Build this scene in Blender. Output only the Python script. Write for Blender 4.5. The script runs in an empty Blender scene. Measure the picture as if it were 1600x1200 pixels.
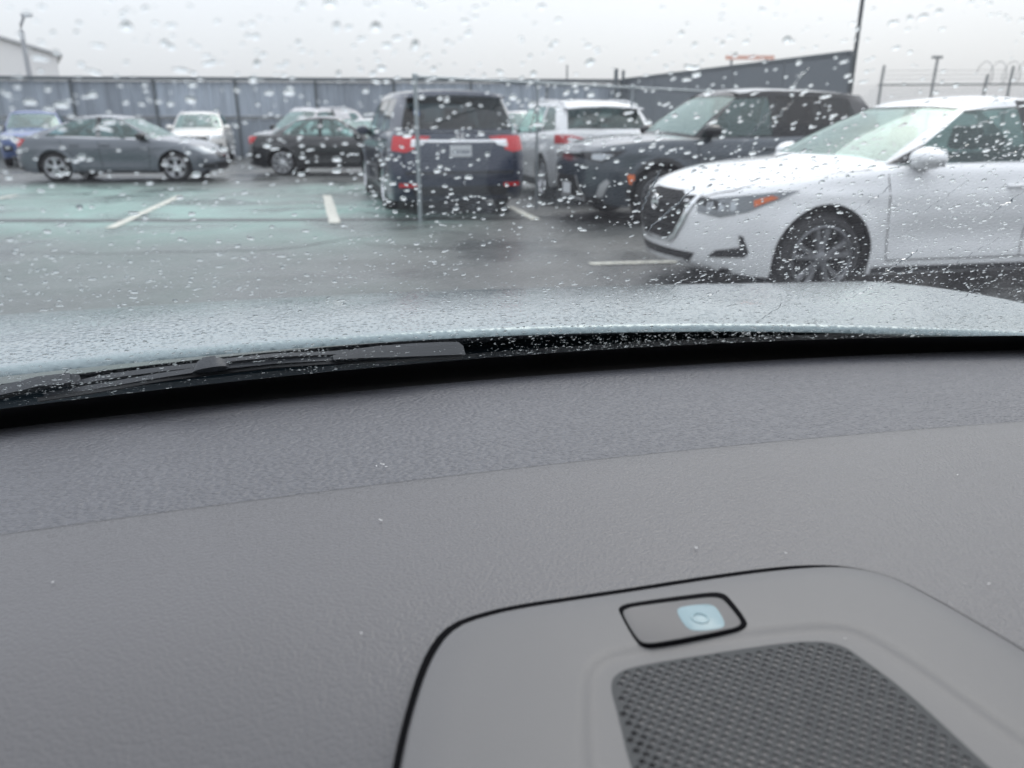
import bpy, bmesh, math, random
import numpy as np
from mathutils import Vector, Matrix
from mathutils.bvhtree import BVHTree
from mathutils.geometry import delaunay_2d_cdt
from mathutils import noise as mnoise

random.seed(7)
rng = np.random.default_rng(11)
R = math.radians
scene = bpy.context.scene
C = scene.collection

# ------------------------------------------------------------------ camera, sky, sun, exposure
CAM_H, PITCH, FPX = 1.22, R(18.6), 1202.0
cam_d = bpy.data.cameras.new("camera")
cam_d.sensor_width = 36.0
cam_d.lens = 36.0 * FPX / 1600.0
cam_d.clip_start, cam_d.clip_end = 0.02, 2000
cam_d.dof.use_dof = True
cam_d.dof.focus_distance = 0.72
cam_d.dof.aperture_fstop = 6.8
cam = bpy.data.objects.new("camera", cam_d)
C.objects.link(cam)
cam.location = (0, 0, CAM_H)
cam.rotation_euler = (R(90) - PITCH, 0, 0)
scene.camera = cam

SUN_EL, SUN_AZ = R(55), R(28)           # azimuth clockwise from +Y
world = bpy.data.worlds.new("World")
scene.world = world
world.use_nodes = True
wn, wl = world.node_tree.nodes, world.node_tree.links
wn.clear()
w_out = wn.new("ShaderNodeOutputWorld")
sky = wn.new("ShaderNodeTexSky")
sky.sky_type = 'NISHITA'
sky.sun_disc = False
sky.sun_elevation = SUN_EL
sky.sun_rotation = SUN_AZ
sky.dust_density = 6.0
bg1 = wn.new("ShaderNodeBackground"); bg1.inputs[1].default_value = 0.05
wl.new(sky.outputs[0], bg1.inputs[0])
# overcast layer: brighter towards the zenith as a cloud deck is, with soft cloud mottling
geo = wn.new("ShaderNodeTexCoord")
sep = wn.new("ShaderNodeSeparateXYZ"); wl.new(geo.outputs["Generated"], sep.inputs[0])
mr = wn.new("ShaderNodeMapRange"); mr.inputs[1].default_value = 0.0; mr.inputs[2].default_value = 1.0
mr.inputs[3].default_value = 0.80; mr.inputs[4].default_value = 2.05
wl.new(sep.outputs[2], mr.inputs[0])
nz = wn.new("ShaderNodeTexNoise"); nz.inputs["Scale"].default_value = 2.2; nz.inputs["Detail"].default_value = 3
wl.new(geo.outputs["Generated"], nz.inputs["Vector"])
mr2 = wn.new("ShaderNodeMapRange"); mr2.inputs[3].default_value = 0.9; mr2.inputs[4].default_value = 1.1
wl.new(nz.outputs[0], mr2.inputs[0])
mu = wn.new("ShaderNodeMath"); mu.operation = 'MULTIPLY'
wl.new(mr.outputs[0], mu.inputs[0]); wl.new(mr2.outputs[0], mu.inputs[1])
bg2 = wn.new("ShaderNodeBackground"); bg2.inputs[0].default_value = (0.965, 0.955, 1.0, 1)
wl.new(mu.outputs[0], bg2.inputs[1])
add = wn.new("ShaderNodeAddShader")
wl.new(bg1.outputs[0], add.inputs[0]); wl.new(bg2.outputs[0], add.inputs[1])
wl.new(add.outputs[0], w_out.inputs[0])

sun_d = bpy.data.lights.new("sun", 'SUN')
sun_d.energy = 0.6; sun_d.angle = R(35); sun_d.color = (1, 0.97, 0.93)
sun = bpy.data.objects.new("sun", sun_d); C.objects.link(sun)
sdir = Vector((math.sin(SUN_AZ) * math.cos(SUN_EL), math.cos(SUN_AZ) * math.cos(SUN_EL), math.sin(SUN_EL)))
sun.rotation_euler = (-sdir).to_track_quat('-Z', 'Y').to_euler()
sun.location = sdir * 50

scene.view_settings.view_transform = 'Standard'
scene.view_settings.look = 'None'
scene.view_settings.gamma = 1
scene.view_settings.use_curve_mapping = False
scene.view_settings.exposure = 0.0
scene.render.engine = 'CYCLES'
scene.cycles.use_denoising = True
scene.cycles.max_bounces = 10
scene.cycles.transparent_max_bounces = 16
scene.cycles.caustics_reflective = False
scene.cycles.caustics_refractive = False
scene.cycles.sample_clamp_indirect = 6

# ------------------------------------------------------------------ helpers
def mesh_from(verts, faces, name):
    me = bpy.data.meshes.new(name)
    me.from_pydata([tuple(v) for v in verts], [], faces)
    me.update()
    return me

def link(name, me, mat=None, parent=None, smooth=None):
    o = bpy.data.objects.new(name, me)
    C.objects.link(o)
    if mat is not None and me is not None and len(me.materials) == 0:
        me.materials.append(mat)
    if parent is not None:
        o.parent = parent
    if smooth is not None and me is not None:
        me.polygons.foreach_set("use_smooth", [True] * len(me.polygons))
        if smooth < 179:
            me.set_sharp_from_angle(angle=R(smooth))
    return o

def empty(name, loc=(0, 0, 0), rz=0):
    o = bpy.data.objects.new(name, None)
    o.empty_display_size = 0.1
    C.objects.link(o)
    o.location = loc
    o.rotation_euler = (0, 0, rz)
    return o

def tag(o, label=None, cat=None, group=None, kind=None):
    if label: o["label"] = label
    if cat: o["category"] = cat
    if group: o["group"] = group
    if kind: o["kind"] = kind
    return o

class MB:
    def __init__(s): s.v, s.f = [], []
    def add(s, vs, fs):
        b = len(s.v); s.v += [tuple(v) for v in vs]; s.f += [tuple(i + b for i in f) for f in fs]
    def box(s, x0, x1, y0, y1, z0, z1, M=None):
        vs = [Vector((x, y, z)) for z in (z0, z1) for y in (y0, y1) for x in (x0, x1)]
        if M is not None: vs = [M @ v for v in vs]
        s.add(vs, [(0, 2, 3, 1), (4, 5, 7, 6), (0, 1, 5, 4), (1, 3, 7, 5), (3, 2, 6, 7), (2, 0, 4, 6)])
    def tube(s, pts, r, n=8, caps=True):
        pts = [Vector(p) for p in pts]
        rr = r if isinstance(r, (list, tuple)) else [r] * len(pts)
        rings = []
        up = Vector((0, 0, 1))
        for i, p in enumerate(pts):
            a = pts[max(i - 1, 0)]; b = pts[min(i + 1, len(pts) - 1)]
            t = (b - a).normalized()
            h = up if abs(t.dot(up)) < 0.95 else Vector((1, 0, 0))
            u = t.cross(h).normalized(); w = u.cross(t)
            rings.append([p + (u * math.cos(k * 2 * math.pi / n) + w * math.sin(k * 2 * math.pi / n)) * rr[i] for k in range(n)])
        vs = [v for q in rings for v in q]; fs = []
        for i in range(len(pts) - 1):
            for k in range(n):
                fs.append((i * n + k, i * n + (k + 1) % n, (i + 1) * n + (k + 1) % n, (i + 1) * n + k))
        if caps:
            fs.append(tuple(range(n))[::-1]); fs.append(tuple((len(pts) - 1) * n + k for k in range(n)))
        s.add(vs, fs)
    def build(s, name, mat, parent=None, smooth=None, bevel=0):
        o = link(name, mesh_from(s.v, s.f, name), mat, parent, smooth)
        if bevel:
            m = o.modifiers.new("b", 'BEVEL'); m.width = bevel; m.segments = 2; m.limit_method = 'ANGLE'
        return o

def pc(keys):
    """monotone-ish cubic through (x, y) keys"""
    k = sorted(keys); X = np.array([a for a, _ in k], float); Y = np.array([b for _, b in k], float)
    if len(X) == 1: return lambda x: float(Y[0])
    h = np.diff(X); d = np.diff(Y) / h
    m = np.zeros(len(X)); m[0] = d[0]; m[-1] = d[-1]
    for i in range(1, len(X) - 1):
        if d[i - 1] * d[i] > 0:
            w1 = 2 * h[i] + h[i - 1]; w2 = h[i] + 2 * h[i - 1]
            m[i] = (w1 + w2) / (w1 / d[i - 1] + w2 / d[i])
    def f(x):
        x = min(max(x, X[0]), X[-1]); i = min(int(np.searchsorted(X, x, 'right')) - 1, len(X) - 2)
        t = (x - X[i]) / h[i]
        return float((2*t**3-3*t*t+1)*Y[i] + (t**3-2*t*t+t)*h[i]*m[i] + (-2*t**3+3*t*t)*Y[i+1] + (t**3-t*t)*h[i]*m[i+1])
    return f

def sst(a, b, x):
    t = min(max((x - a) / (b - a), 0.0), 1.0); return t * t * (3 - 2 * t)

def ray(px, py):
    x = (px - 800) / FPX; y = -(py - 600) / FPX
    return Vector((x, math.cos(PITCH) + y * math.sin(PITCH), -math.sin(PITCH) + y * math.cos(PITCH)))

def atz(px, py, z=0.0):
    d = ray(px, py); return Vector((0, 0, CAM_H)) + d * ((z - CAM_H) / d.z)

# ------------------------------------------------------------------ materials
def N(nt, t, **kw):
    n = nt.nodes.new("ShaderNode" + t)
    for k, v in kw.items():
        if k in n.inputs: n.inputs[k].default_value = v
        else: setattr(n, k, v)
    return n

def pbr(name, col, rough=0.5, metal=0.0, coat=0.0, spec=0.5, bump=0.0, bscale=50, var=0.0, vscale=5, coat_rough=0.03):
    m = bpy.data.materials.new(name); m.use_nodes = True
    nt = m.node_tree; b = nt.nodes["Principled BSDF"]
    b.inputs["Base Color"].default_value = (*col, 1)
    b.inputs["Roughness"].default_value = rough
    b.inputs["Metallic"].default_value = metal
    b.inputs["Coat Weight"].default_value = coat
    b.inputs["Coat Roughness"].default_value = coat_rough
    b.inputs["Specular IOR Level"].default_value = spec
    if bump or var:
        tc = N(nt, "TexCoord")
    if var:
        n = N(nt, "TexNoise", Scale=vscale, Detail=4.0)
        nt.links.new(tc.outputs["Object"], n.inputs["Vector"])
        mp = N(nt, "MapRange"); mp.inputs[3].default_value = 1 - var; mp.inputs[4].default_value = 1 + var
        nt.links.new(n.outputs[0], mp.inputs[0])
        mx = N(nt, "MixRGB", blend_type='MULTIPLY'); mx.inputs[0].default_value = 1
        mx.inputs[1].default_value = (*col, 1)
        nt.links.new(mp.outputs[0], mx.inputs[2]); nt.links.new(mx.outputs[0], b.inputs["Base Color"])
    if bump:
        n = N(nt, "TexNoise", Scale=bscale, Detail=3.0)
        nt.links.new(tc.outputs["Object"], n.inputs["Vector"])
        bp = N(nt, "Bump", Strength=bump, Distance=0.01)
        nt.links.new(n.outputs[0], bp.inputs["Height"]); nt.links.new(bp.outputs[0], b.inputs["Normal"])
    return m

def thin_glass(name, tint, ior=1.5, rough=0.0, dirt=None, refl=(1, 1, 1)):
    """thin sheet: tinted see-through plus Fresnel reflection, right from both sides"""
    m = bpy.data.materials.new(name); m.use_nodes = True
    nt = m.node_tree; nt.nodes.clear()
    out = N(nt, "OutputMaterial")
    g = N(nt, "NewGeometry")
    mr = N(nt, "MapRange"); mr.inputs[3].default_value = ior; mr.inputs[4].default_value = 1 / ior
    nt.links.new(g.outputs["Backfacing"], mr.inputs[0])
    fr = N(nt, "Fresnel"); nt.links.new(mr.outputs[0], fr.inputs[0])
    tr = N(nt, "BsdfTransparent", Color=(*tint, 1))
    gl = N(nt, "BsdfGlossy", Color=(*refl, 1), Roughness=rough)
    mx = N(nt, "MixShader")
    nt.links.new(fr.outputs[0], mx.inputs[0]); nt.links.new(tr.outputs[0], mx.inputs[1]); nt.links.new(gl.outputs[0], mx.inputs[2])
    last = mx.outputs[0]
    if dirt:
        df = N(nt, "BsdfDiffuse", Color=(*dirt[0], 1))
        m2 = N(nt, "MixShader"); m2.inputs[0].default_value = dirt[1]
        nt.links.new(last, m2.inputs[1]); nt.links.new(df.outputs[0], m2.inputs[2]); last = m2.outputs[0]
    nt.links.new(last, out.inputs[0])
    return m

def paint(name, col, metal=0.0, rough=0.35, flake=0.0):
    m = pbr(name, col, rough=rough, metal=metal, coat=1.0, coat_rough=0.04)
    nt = m.node_tree; b = nt.nodes["Principled BSDF"]
    # water beads roughening the clear coat
    tc = N(nt, "TexCoord"); v = N(nt, "TexNoise", Scale=70.0, Detail=2.0)
    nt.links.new(tc.outputs["Object"], v.inputs["Vector"])
    bp = N(nt, "Bump", Strength=0.12, Distance=0.004)
    nt.links.new(v.outputs[0], bp.inputs["Height"]); nt.links.new(bp.outputs[0], b.inputs["Coat Normal"])
    return m

M = {}
M['black'] = pbr("black_plastic", (0.012, 0.013, 0.015), 0.55, bump=0.1, bscale=200)
M['grille_black'] = pbr("grille_black", (0.008, 0.008, 0.009), 0.6, spec=.2)
M['gloss_black'] = pbr("gloss_black", (0.008, 0.009, 0.011), 0.12)
M['rubber'] = pbr("tyre_rubber", (0.018, 0.018, 0.019), 0.7, bump=0.3, bscale=60)
M['dark'] = pbr("dark_liner", (0.005, 0.005, 0.006), 0.95, spec=.05)
M['trim'] = pbr("cabin_trim", (0.035, 0.036, 0.04), 0.8)
M['seat'] = pbr("seat_cloth", (0.03, 0.03, 0.034), 0.85)
M['chrome'] = pbr("chrome", (0.78, 0.79, 0.8), 0.12, metal=1.0)
M['rim_silver'] = pbr("rim_silver", (0.62, 0.63, 0.65), 0.28, metal=0.85)
M['rim_dark'] = pbr("rim_dark", (0.22, 0.225, 0.235), 0.3, metal=0.8)
M['red'] = pbr("tail_red", (0.55, 0.012, 0.018), 0.12, coat=0.6)
M['lamp'] = pbr("lamp_clear", (0.42, 0.45, 0.47), 0.12, metal=0.35, coat=1.0)
M['lamp_dark'] = pbr("lamp_smoked", (0.17, 0.185, 0.195), 0.12, metal=0.3, coat=1.0)
M['lamp_white'] = pbr("lamp_white", (0.75, 0.77, 0.78), 0.1, metal=0.3, coat=1.0)
M['amber'] = pbr("amber_lens", (0.72, 0.16, 0.04), 0.15, coat=0.6)
M['plate'] = pbr("plate_white", (0.7, 0.72, 0.74), 0.4)
M['plate_mark'] = pbr("plate_mark", (0.10, 0.12, 0.18), 0.5)
M['gold'] = pbr("gold_badge", (0.72, 0.48, 0.10), 0.25, metal=0.9)
M['skid'] = pbr("skid_silver", (0.5, 0.51, 0.52), 0.35, metal=0.5)
M['sticker'] = pbr("blue_sticker", (0.04, 0.16, 0.5), 0.5)
M['g_mint'] = thin_glass("glass_mint", (0.64, 0.78, 0.75), 2.3, refl=(.80, .95, .91))
M['g_side'] = thin_glass("glass_side", (0.58, 0.74, 0.72), 1.9, refl=(.80, .97, .94))
M['g_rear'] = thin_glass("glass_rear", (0.18, 0.25, 0.25), 1.6, refl=(.85, .98, .95))
M['g_dark'] = thin_glass("glass_privacy", (0.16, 0.19, 0.20))

# ------------------------------------------------------------------ ground and lot
def make_ground():
    m = pbr("wet_asphalt", (0.06, 0.064, 0.065), 0.5)
    nt = m.node_tree; L = nt.links; b = nt.nodes["Principled BSDF"]
    tc = N(nt, "TexCoord")
    fine = N(nt, "TexNoise", Scale=48.0, Detail=6.0, Roughness=0.75)
    mid = N(nt, "TexNoise", Scale=1.3, Detail=5.0, Roughness=0.65)
    big = N(nt, "TexNoise", Scale=0.32, Detail=3.0)
    pud = N(nt, "TexNoise", Scale=0.7, Detail=6.0, Roughness=0.6, Distortion=0.6)
    for n in (fine, mid, big, pud): L.new(tc.outputs["Object"], n.inputs["Vector"])
    cr = N(nt, "ValToRGB"); cr.color_ramp.elements[0].position = 0.3; cr.color_ramp.elements[1].position = 0.72
    cr.color_ramp.elements[0].color = (0.028, 0.032, 0.032, 1); cr.color_ramp.elements[1].color = (0.145, 0.152, 0.147, 1)
    L.new(fine.outputs[0], cr.inputs[0])
    mp = N(nt, "MapRange"); mp.inputs[1].default_value = 0.3; mp.inputs[2].default_value = 0.7; mp.inputs[3].default_value = 0.75; mp.inputs[4].default_value = 1.25
    L.new(mid.outputs[0], mp.inputs[0])
    mx = N(nt, "MixRGB", blend_type='MULTIPLY'); mx.inputs[0].default_value = 1
    L.new(cr.outputs[0], mx.inputs[1]); L.new(mp.outputs[0], mx.inputs[2])
    # mint wet sheen put into the asphalt colour, blotchy, fading right and towards the strip
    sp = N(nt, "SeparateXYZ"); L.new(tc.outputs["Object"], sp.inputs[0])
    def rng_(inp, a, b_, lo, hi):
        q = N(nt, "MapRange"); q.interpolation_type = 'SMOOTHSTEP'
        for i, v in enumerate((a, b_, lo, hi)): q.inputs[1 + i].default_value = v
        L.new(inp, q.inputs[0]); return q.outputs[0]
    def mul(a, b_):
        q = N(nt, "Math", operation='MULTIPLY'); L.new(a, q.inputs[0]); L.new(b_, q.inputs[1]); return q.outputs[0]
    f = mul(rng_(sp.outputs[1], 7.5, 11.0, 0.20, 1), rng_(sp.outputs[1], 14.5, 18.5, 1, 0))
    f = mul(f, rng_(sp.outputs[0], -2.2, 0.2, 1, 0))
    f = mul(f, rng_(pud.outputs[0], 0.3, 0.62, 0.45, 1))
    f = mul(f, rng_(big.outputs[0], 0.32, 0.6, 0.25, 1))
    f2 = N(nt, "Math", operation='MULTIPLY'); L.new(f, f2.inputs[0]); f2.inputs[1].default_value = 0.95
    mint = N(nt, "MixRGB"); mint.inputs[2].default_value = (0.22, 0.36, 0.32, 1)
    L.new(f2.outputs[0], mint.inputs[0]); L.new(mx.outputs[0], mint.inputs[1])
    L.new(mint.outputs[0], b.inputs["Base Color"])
    rr = N(nt, "MapRange"); rr.inputs[1].default_value = 0.35; rr.inputs[2].default_value = 0.68; rr.inputs[3].default_value = 0.16; rr.inputs[4].default_value = 0.62
    L.new(pud.outputs[0], rr.inputs[0]); L.new(rr.outputs[0], b.inputs["Roughness"])
    bp = N(nt, "Bump", Strength=0.5, Distance=0.006)
    L.new(fine.outputs[0], bp.inputs["Height"]); L.new(bp.outputs[0], b.inputs["Normal"])
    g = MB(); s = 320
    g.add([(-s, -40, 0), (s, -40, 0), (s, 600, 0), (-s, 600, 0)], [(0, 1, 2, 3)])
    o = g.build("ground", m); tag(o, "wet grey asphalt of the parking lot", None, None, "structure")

    sm = pbr("strip_dark", (0.022, 0.025, 0.025), 0.35, bump=0.3, bscale=40)  # dark strip with wavering edges across the asphalt
    g = MB(); pts = [(-40, 10.25), (-7, 10.35), (-2, 10.5), (1.5, 10.75), (6, 11.3), (14, 12.0)]
    vs = []
    pf = pc([(x, y) for x, y in pts]); ns = 160
    for k in range(ns + 1):
        x = -40 + 54 * k / ns; y = pf(x) + .05 * mnoise.noise(Vector((x * 1.7, 0, 0)))
        vs += [(x, y + .04 * mnoise.noise(Vector((x * 5, 3, 0))), 0.004), (x, y + .30 + .12 * mnoise.noise(Vector((x * 3, 9, 0))), 0.004)]
    g.add(vs, [(2*i, 2*i+2, 2*i+3, 2*i+1) for i in range(ns)])
    tag(g.build("asphalt_strip", sm), "dark strip running across the wet asphalt", None, None, "structure")

    wp = bpy.data.materials.new("line_paint"); wp.use_nodes = True
    nt = wp.node_tree; b = nt.nodes["Principled BSDF"]
    tc = N(nt, "TexCoord"); n = N(nt, "TexNoise", Scale=14.0, Detail=6.0, Roughness=0.75)
    nt.links.new(tc.outputs["Object"], n.inputs["Vector"])
    cr = N(nt, "ValToRGB"); cr.color_ramp.elements[0].position = 0.36; cr.color_ramp.elements[1].position = 0.5
    cr.color_ramp.elements[0].color = (0.16, 0.165, 0.15, 1); cr.color_ramp.elements[1].color = (0.62, 0.62, 0.54, 1)
    nt.links.new(n.outputs[0], cr.inputs[0]); nt.links.new(cr.outputs[0], b.inputs["Base Color"])
    b.inputs["Roughness"].default_value = 0.4
    def stripe(p0, p1, w):
        a, c = atz(*p0), atz(*p1)
        d = (c - a).normalized(); q = Vector((-d.y, d.x, 0)) * w / 2
        n_ = 14; vs, fs = [], []
        for i in range(n_ + 1):
            p = a.lerp(c, i / n_)
            j0, j1 = (random.uniform(-.012, .012) for _ in range(2))
            vs += [(*(p - q * (1 + j0 * 6)).xy, 0.008), (*(p + q * (1 + j1 * 6)).xy, 0.008)]
        fs = [(2*i, 2*i+2, 2*i+3, 2*i+1) for i in range(n_)]
        mb = MB(); mb.add(vs, fs)
        return mb.build("parking_line", wp)
    for (p0, p1, w) in [((172, 357), (280, 307), 0.13), ((511, 306), (523, 349), 0.15), ((795, 323), (838, 344), 0.13), ((922, 413), (1150, 407), 0.11), ((-30, 317), (26, 305), 0.12)]:
        tag(stripe(p0, p1, w), "worn pale line painted on the parking lot", None, None, "structure")
make_ground()
def cracks():
    cm = pbr("crack_tar", (0.018, 0.020, 0.020), .4)
    for (x, y, a, L_) in [(-5.5, 7.6, .2, 5.5), (-1.8, 8.6, -.5, 3.2), (.6, 9.0, 1.1, 2.0), (-8.0, 9.2, .6, 3.0), (-3.8, 12.4, .1, 3.6)]:
        g = MB(); vs = []; n = 40; p = Vector((x, y)); d = a
        for k in range(n + 1):
            w = .012 * (1 - abs(2 * k / n - 1)) + .003; q = Vector((-math.sin(d), math.cos(d))) * w
            vs += [(p.x - q.x, p.y - q.y, .006), (p.x + q.x, p.y + q.y, .006)]
            p = p + Vector((math.cos(d), math.sin(d))) * L_ / n; d += random.uniform(-.28, .28)
        g.add(vs, [(2*i, 2*i+2, 2*i+3, 2*i+1) for i in range(n)])
        tag(g.build("asphalt_crack", cm), "thin dark crack wandering over the asphalt", None, None, "structure")
cracks()

# ------------------------------------------------------------------ perimeter walls
def make_wall():
    A = Vector((-26.0, 30.6, 0)); B = Vector((4.45, 33.6, 0)); Ht = 2.98
    root = empty("metal_wall", A, math.atan2(B.y - A.y, B.x - A.x))
    tag(root, "long blue-grey metal wall of ribbed panels behind the parked cars", "wall")
    Lw = (B - A).length
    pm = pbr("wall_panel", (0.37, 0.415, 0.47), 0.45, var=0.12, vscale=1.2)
    def weather(m):
        nt = m.node_tree; b = nt.nodes["Principled BSDF"]; src = b.inputs["Base Color"].links[0].from_socket
        oi = N(nt, "ObjectInfo"); mp = N(nt, "MapRange"); mp.inputs[3].default_value = .80; mp.inputs[4].default_value = 1.14
        nt.links.new(oi.outputs["Random"], mp.inputs[0])
        tc = N(nt, "TexCoord"); ma = N(nt, "Mapping"); ma.inputs["Scale"].default_value = (3.5, 1, .35); nt.links.new(tc.outputs["Object"], ma.inputs[0])
        ad = N(nt, "VectorMath", operation='ADD'); nt.links.new(ma.outputs[0], ad.inputs[0]); nt.links.new(oi.outputs["Location"], ad.inputs[1])
        n = N(nt, "TexNoise", Scale=1.0, Detail=5.0); nt.links.new(ad.outputs[0], n.inputs["Vector"])
        m3 = N(nt, "MapRange"); m3.inputs[1].default_value = .35; m3.inputs[2].default_value = .65; m3.inputs[3].default_value = .82; m3.inputs[4].default_value = 1.1; nt.links.new(n.outputs[0], m3.inputs[0])
        q = N(nt, "Math", operation='MULTIPLY'); nt.links.new(mp.outputs[0], q.inputs[0]); nt.links.new(m3.outputs[0], q.inputs[1])
        mx = N(nt, "MixRGB", blend_type='MULTIPLY'); mx.inputs[0].default_value = 1; nt.links.new(src, mx.inputs[1]); nt.links.new(q.outputs[0], mx.inputs[2]); nt.links.new(mx.outputs[0], b.inputs["Base Color"])
    weather(pm)
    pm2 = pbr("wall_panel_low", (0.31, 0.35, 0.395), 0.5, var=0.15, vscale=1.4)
    weather(pm2)
    cm = pbr("wall_cap", (0.13, 0.15, 0.165), 0.5)
    n = 10; pw = Lw / n
    def panel(z0, z1, ribs):
        vs, fs = [], []; k = 0; xs = []
        w = pw - 0.05; step = w / ribs
        prof = [(0, 0), (0.62, 0), (0.70, -0.045), (0.92, -0.045)]
        pts = []
        for i in range(ribs):
            for (fx, dy) in prof: pts.append(((i + fx) * step, dy))
        pts.append((w, 0))
        for x, dy in pts: vs += [(x, dy, z0), (x, dy, z1)]
        fs = [(2*i, 2*i+2, 2*i+3, 2*i+1) for i in range(len(pts) - 1)]
        b = len(vs); vs += [(0, .06, z0), (0, .06, z1), (w, .06, z0), (w, .06, z1)]
        fs += [(b, 0, 1, b + 1), (len(pts) * 2 - 2, b + 2, b + 3, len(pts) * 2 - 1), (b + 2, b, b + 1, b + 3)]
        return mesh_from(vs, fs, "panel")
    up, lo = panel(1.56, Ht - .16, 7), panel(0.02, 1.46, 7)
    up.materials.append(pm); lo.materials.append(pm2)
    pst = MB(); pst.box(-.05, .05, -.09, .05, 0, Ht - .14)
    pme = mesh_from(pst.v, pst.f, "post"); pme.materials.append(cm)
    for i in range(n):
        for me in (up, lo):
            o = link("panel", me, parent=root); o.location = (i * pw + .025, 0, 0)
    for i in range(n + 1):
        o = link("post", pme, parent=root); o.location = (i * pw, 0, 0)
    g = MB(); g.box(-.1, Lw + .1, -.14, .1, Ht - .13, Ht); g.build("cap_rail", cm, root)
    g = MB(); g.box(.0, Lw, -.075, .03, 1.47, 1.55); g.build("mid_rail", cm, root)

    # side wall that comes towards the viewer on the right
    A2 = Vector((4.6, 33.4, 0)); B2 = Vector((8.6, 21.2, 0)); L2 = (B2 - A2).length
    r2 = empty("side_wall", A2, math.atan2(B2.y - A2.y, B2.x - A2.x))
    tag(r2, "plain dark grey side wall rising towards the tall thin pole", "wall")
    m2 = pbr("side_wall_panel", (0.165, 0.185, 0.205), 0.5, var=0.1, vscale=0.8)
    n2 = 5; w2 = L2 / n2
    g = MB(); g.box(0.012, w2 - .012, -.06, .06, 0, Ht - .05); me = mesh_from(g.v, g.f, "panel"); me.materials.append(m2)
    for i in range(n2):
        o = link("panel", me, parent=r2); o.location = (i * w2, 0, 0)
    g = MB(); g.box(-.02, L2 + .02, -.09, .09, Ht - .048, Ht + .03); g.build("cap_rail", cm, r2)
    g = MB(); g.box(0, L2, .062, .2, 0, Ht - .06); g.build("backing", m2, r2)

    gp = MB(); gp.tube([(0, 0, 0), (0, 0, 3.35)], .08, 10); gp.tube([(.3, .1, 0), (.3, .1, 3.3)], .06, 10)
    o = gp.build("gate_post", cm, None, 40); o.location = (4.15, 33.0, 0)
    tag(o, "pair of dark posts where the long wall meets the side wall", "post")
    gp = MB(); gp.tube([(0, 0, 0), (0, 0, 3.6)], .03, 8)
    o = gp.build("vent_pipe", cm, None, 40); o.location = (2.3, 34.6, 0)
    tag(o, "thin dark pipe sticking up just behind the long wall", "pipe")
make_wall()

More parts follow.
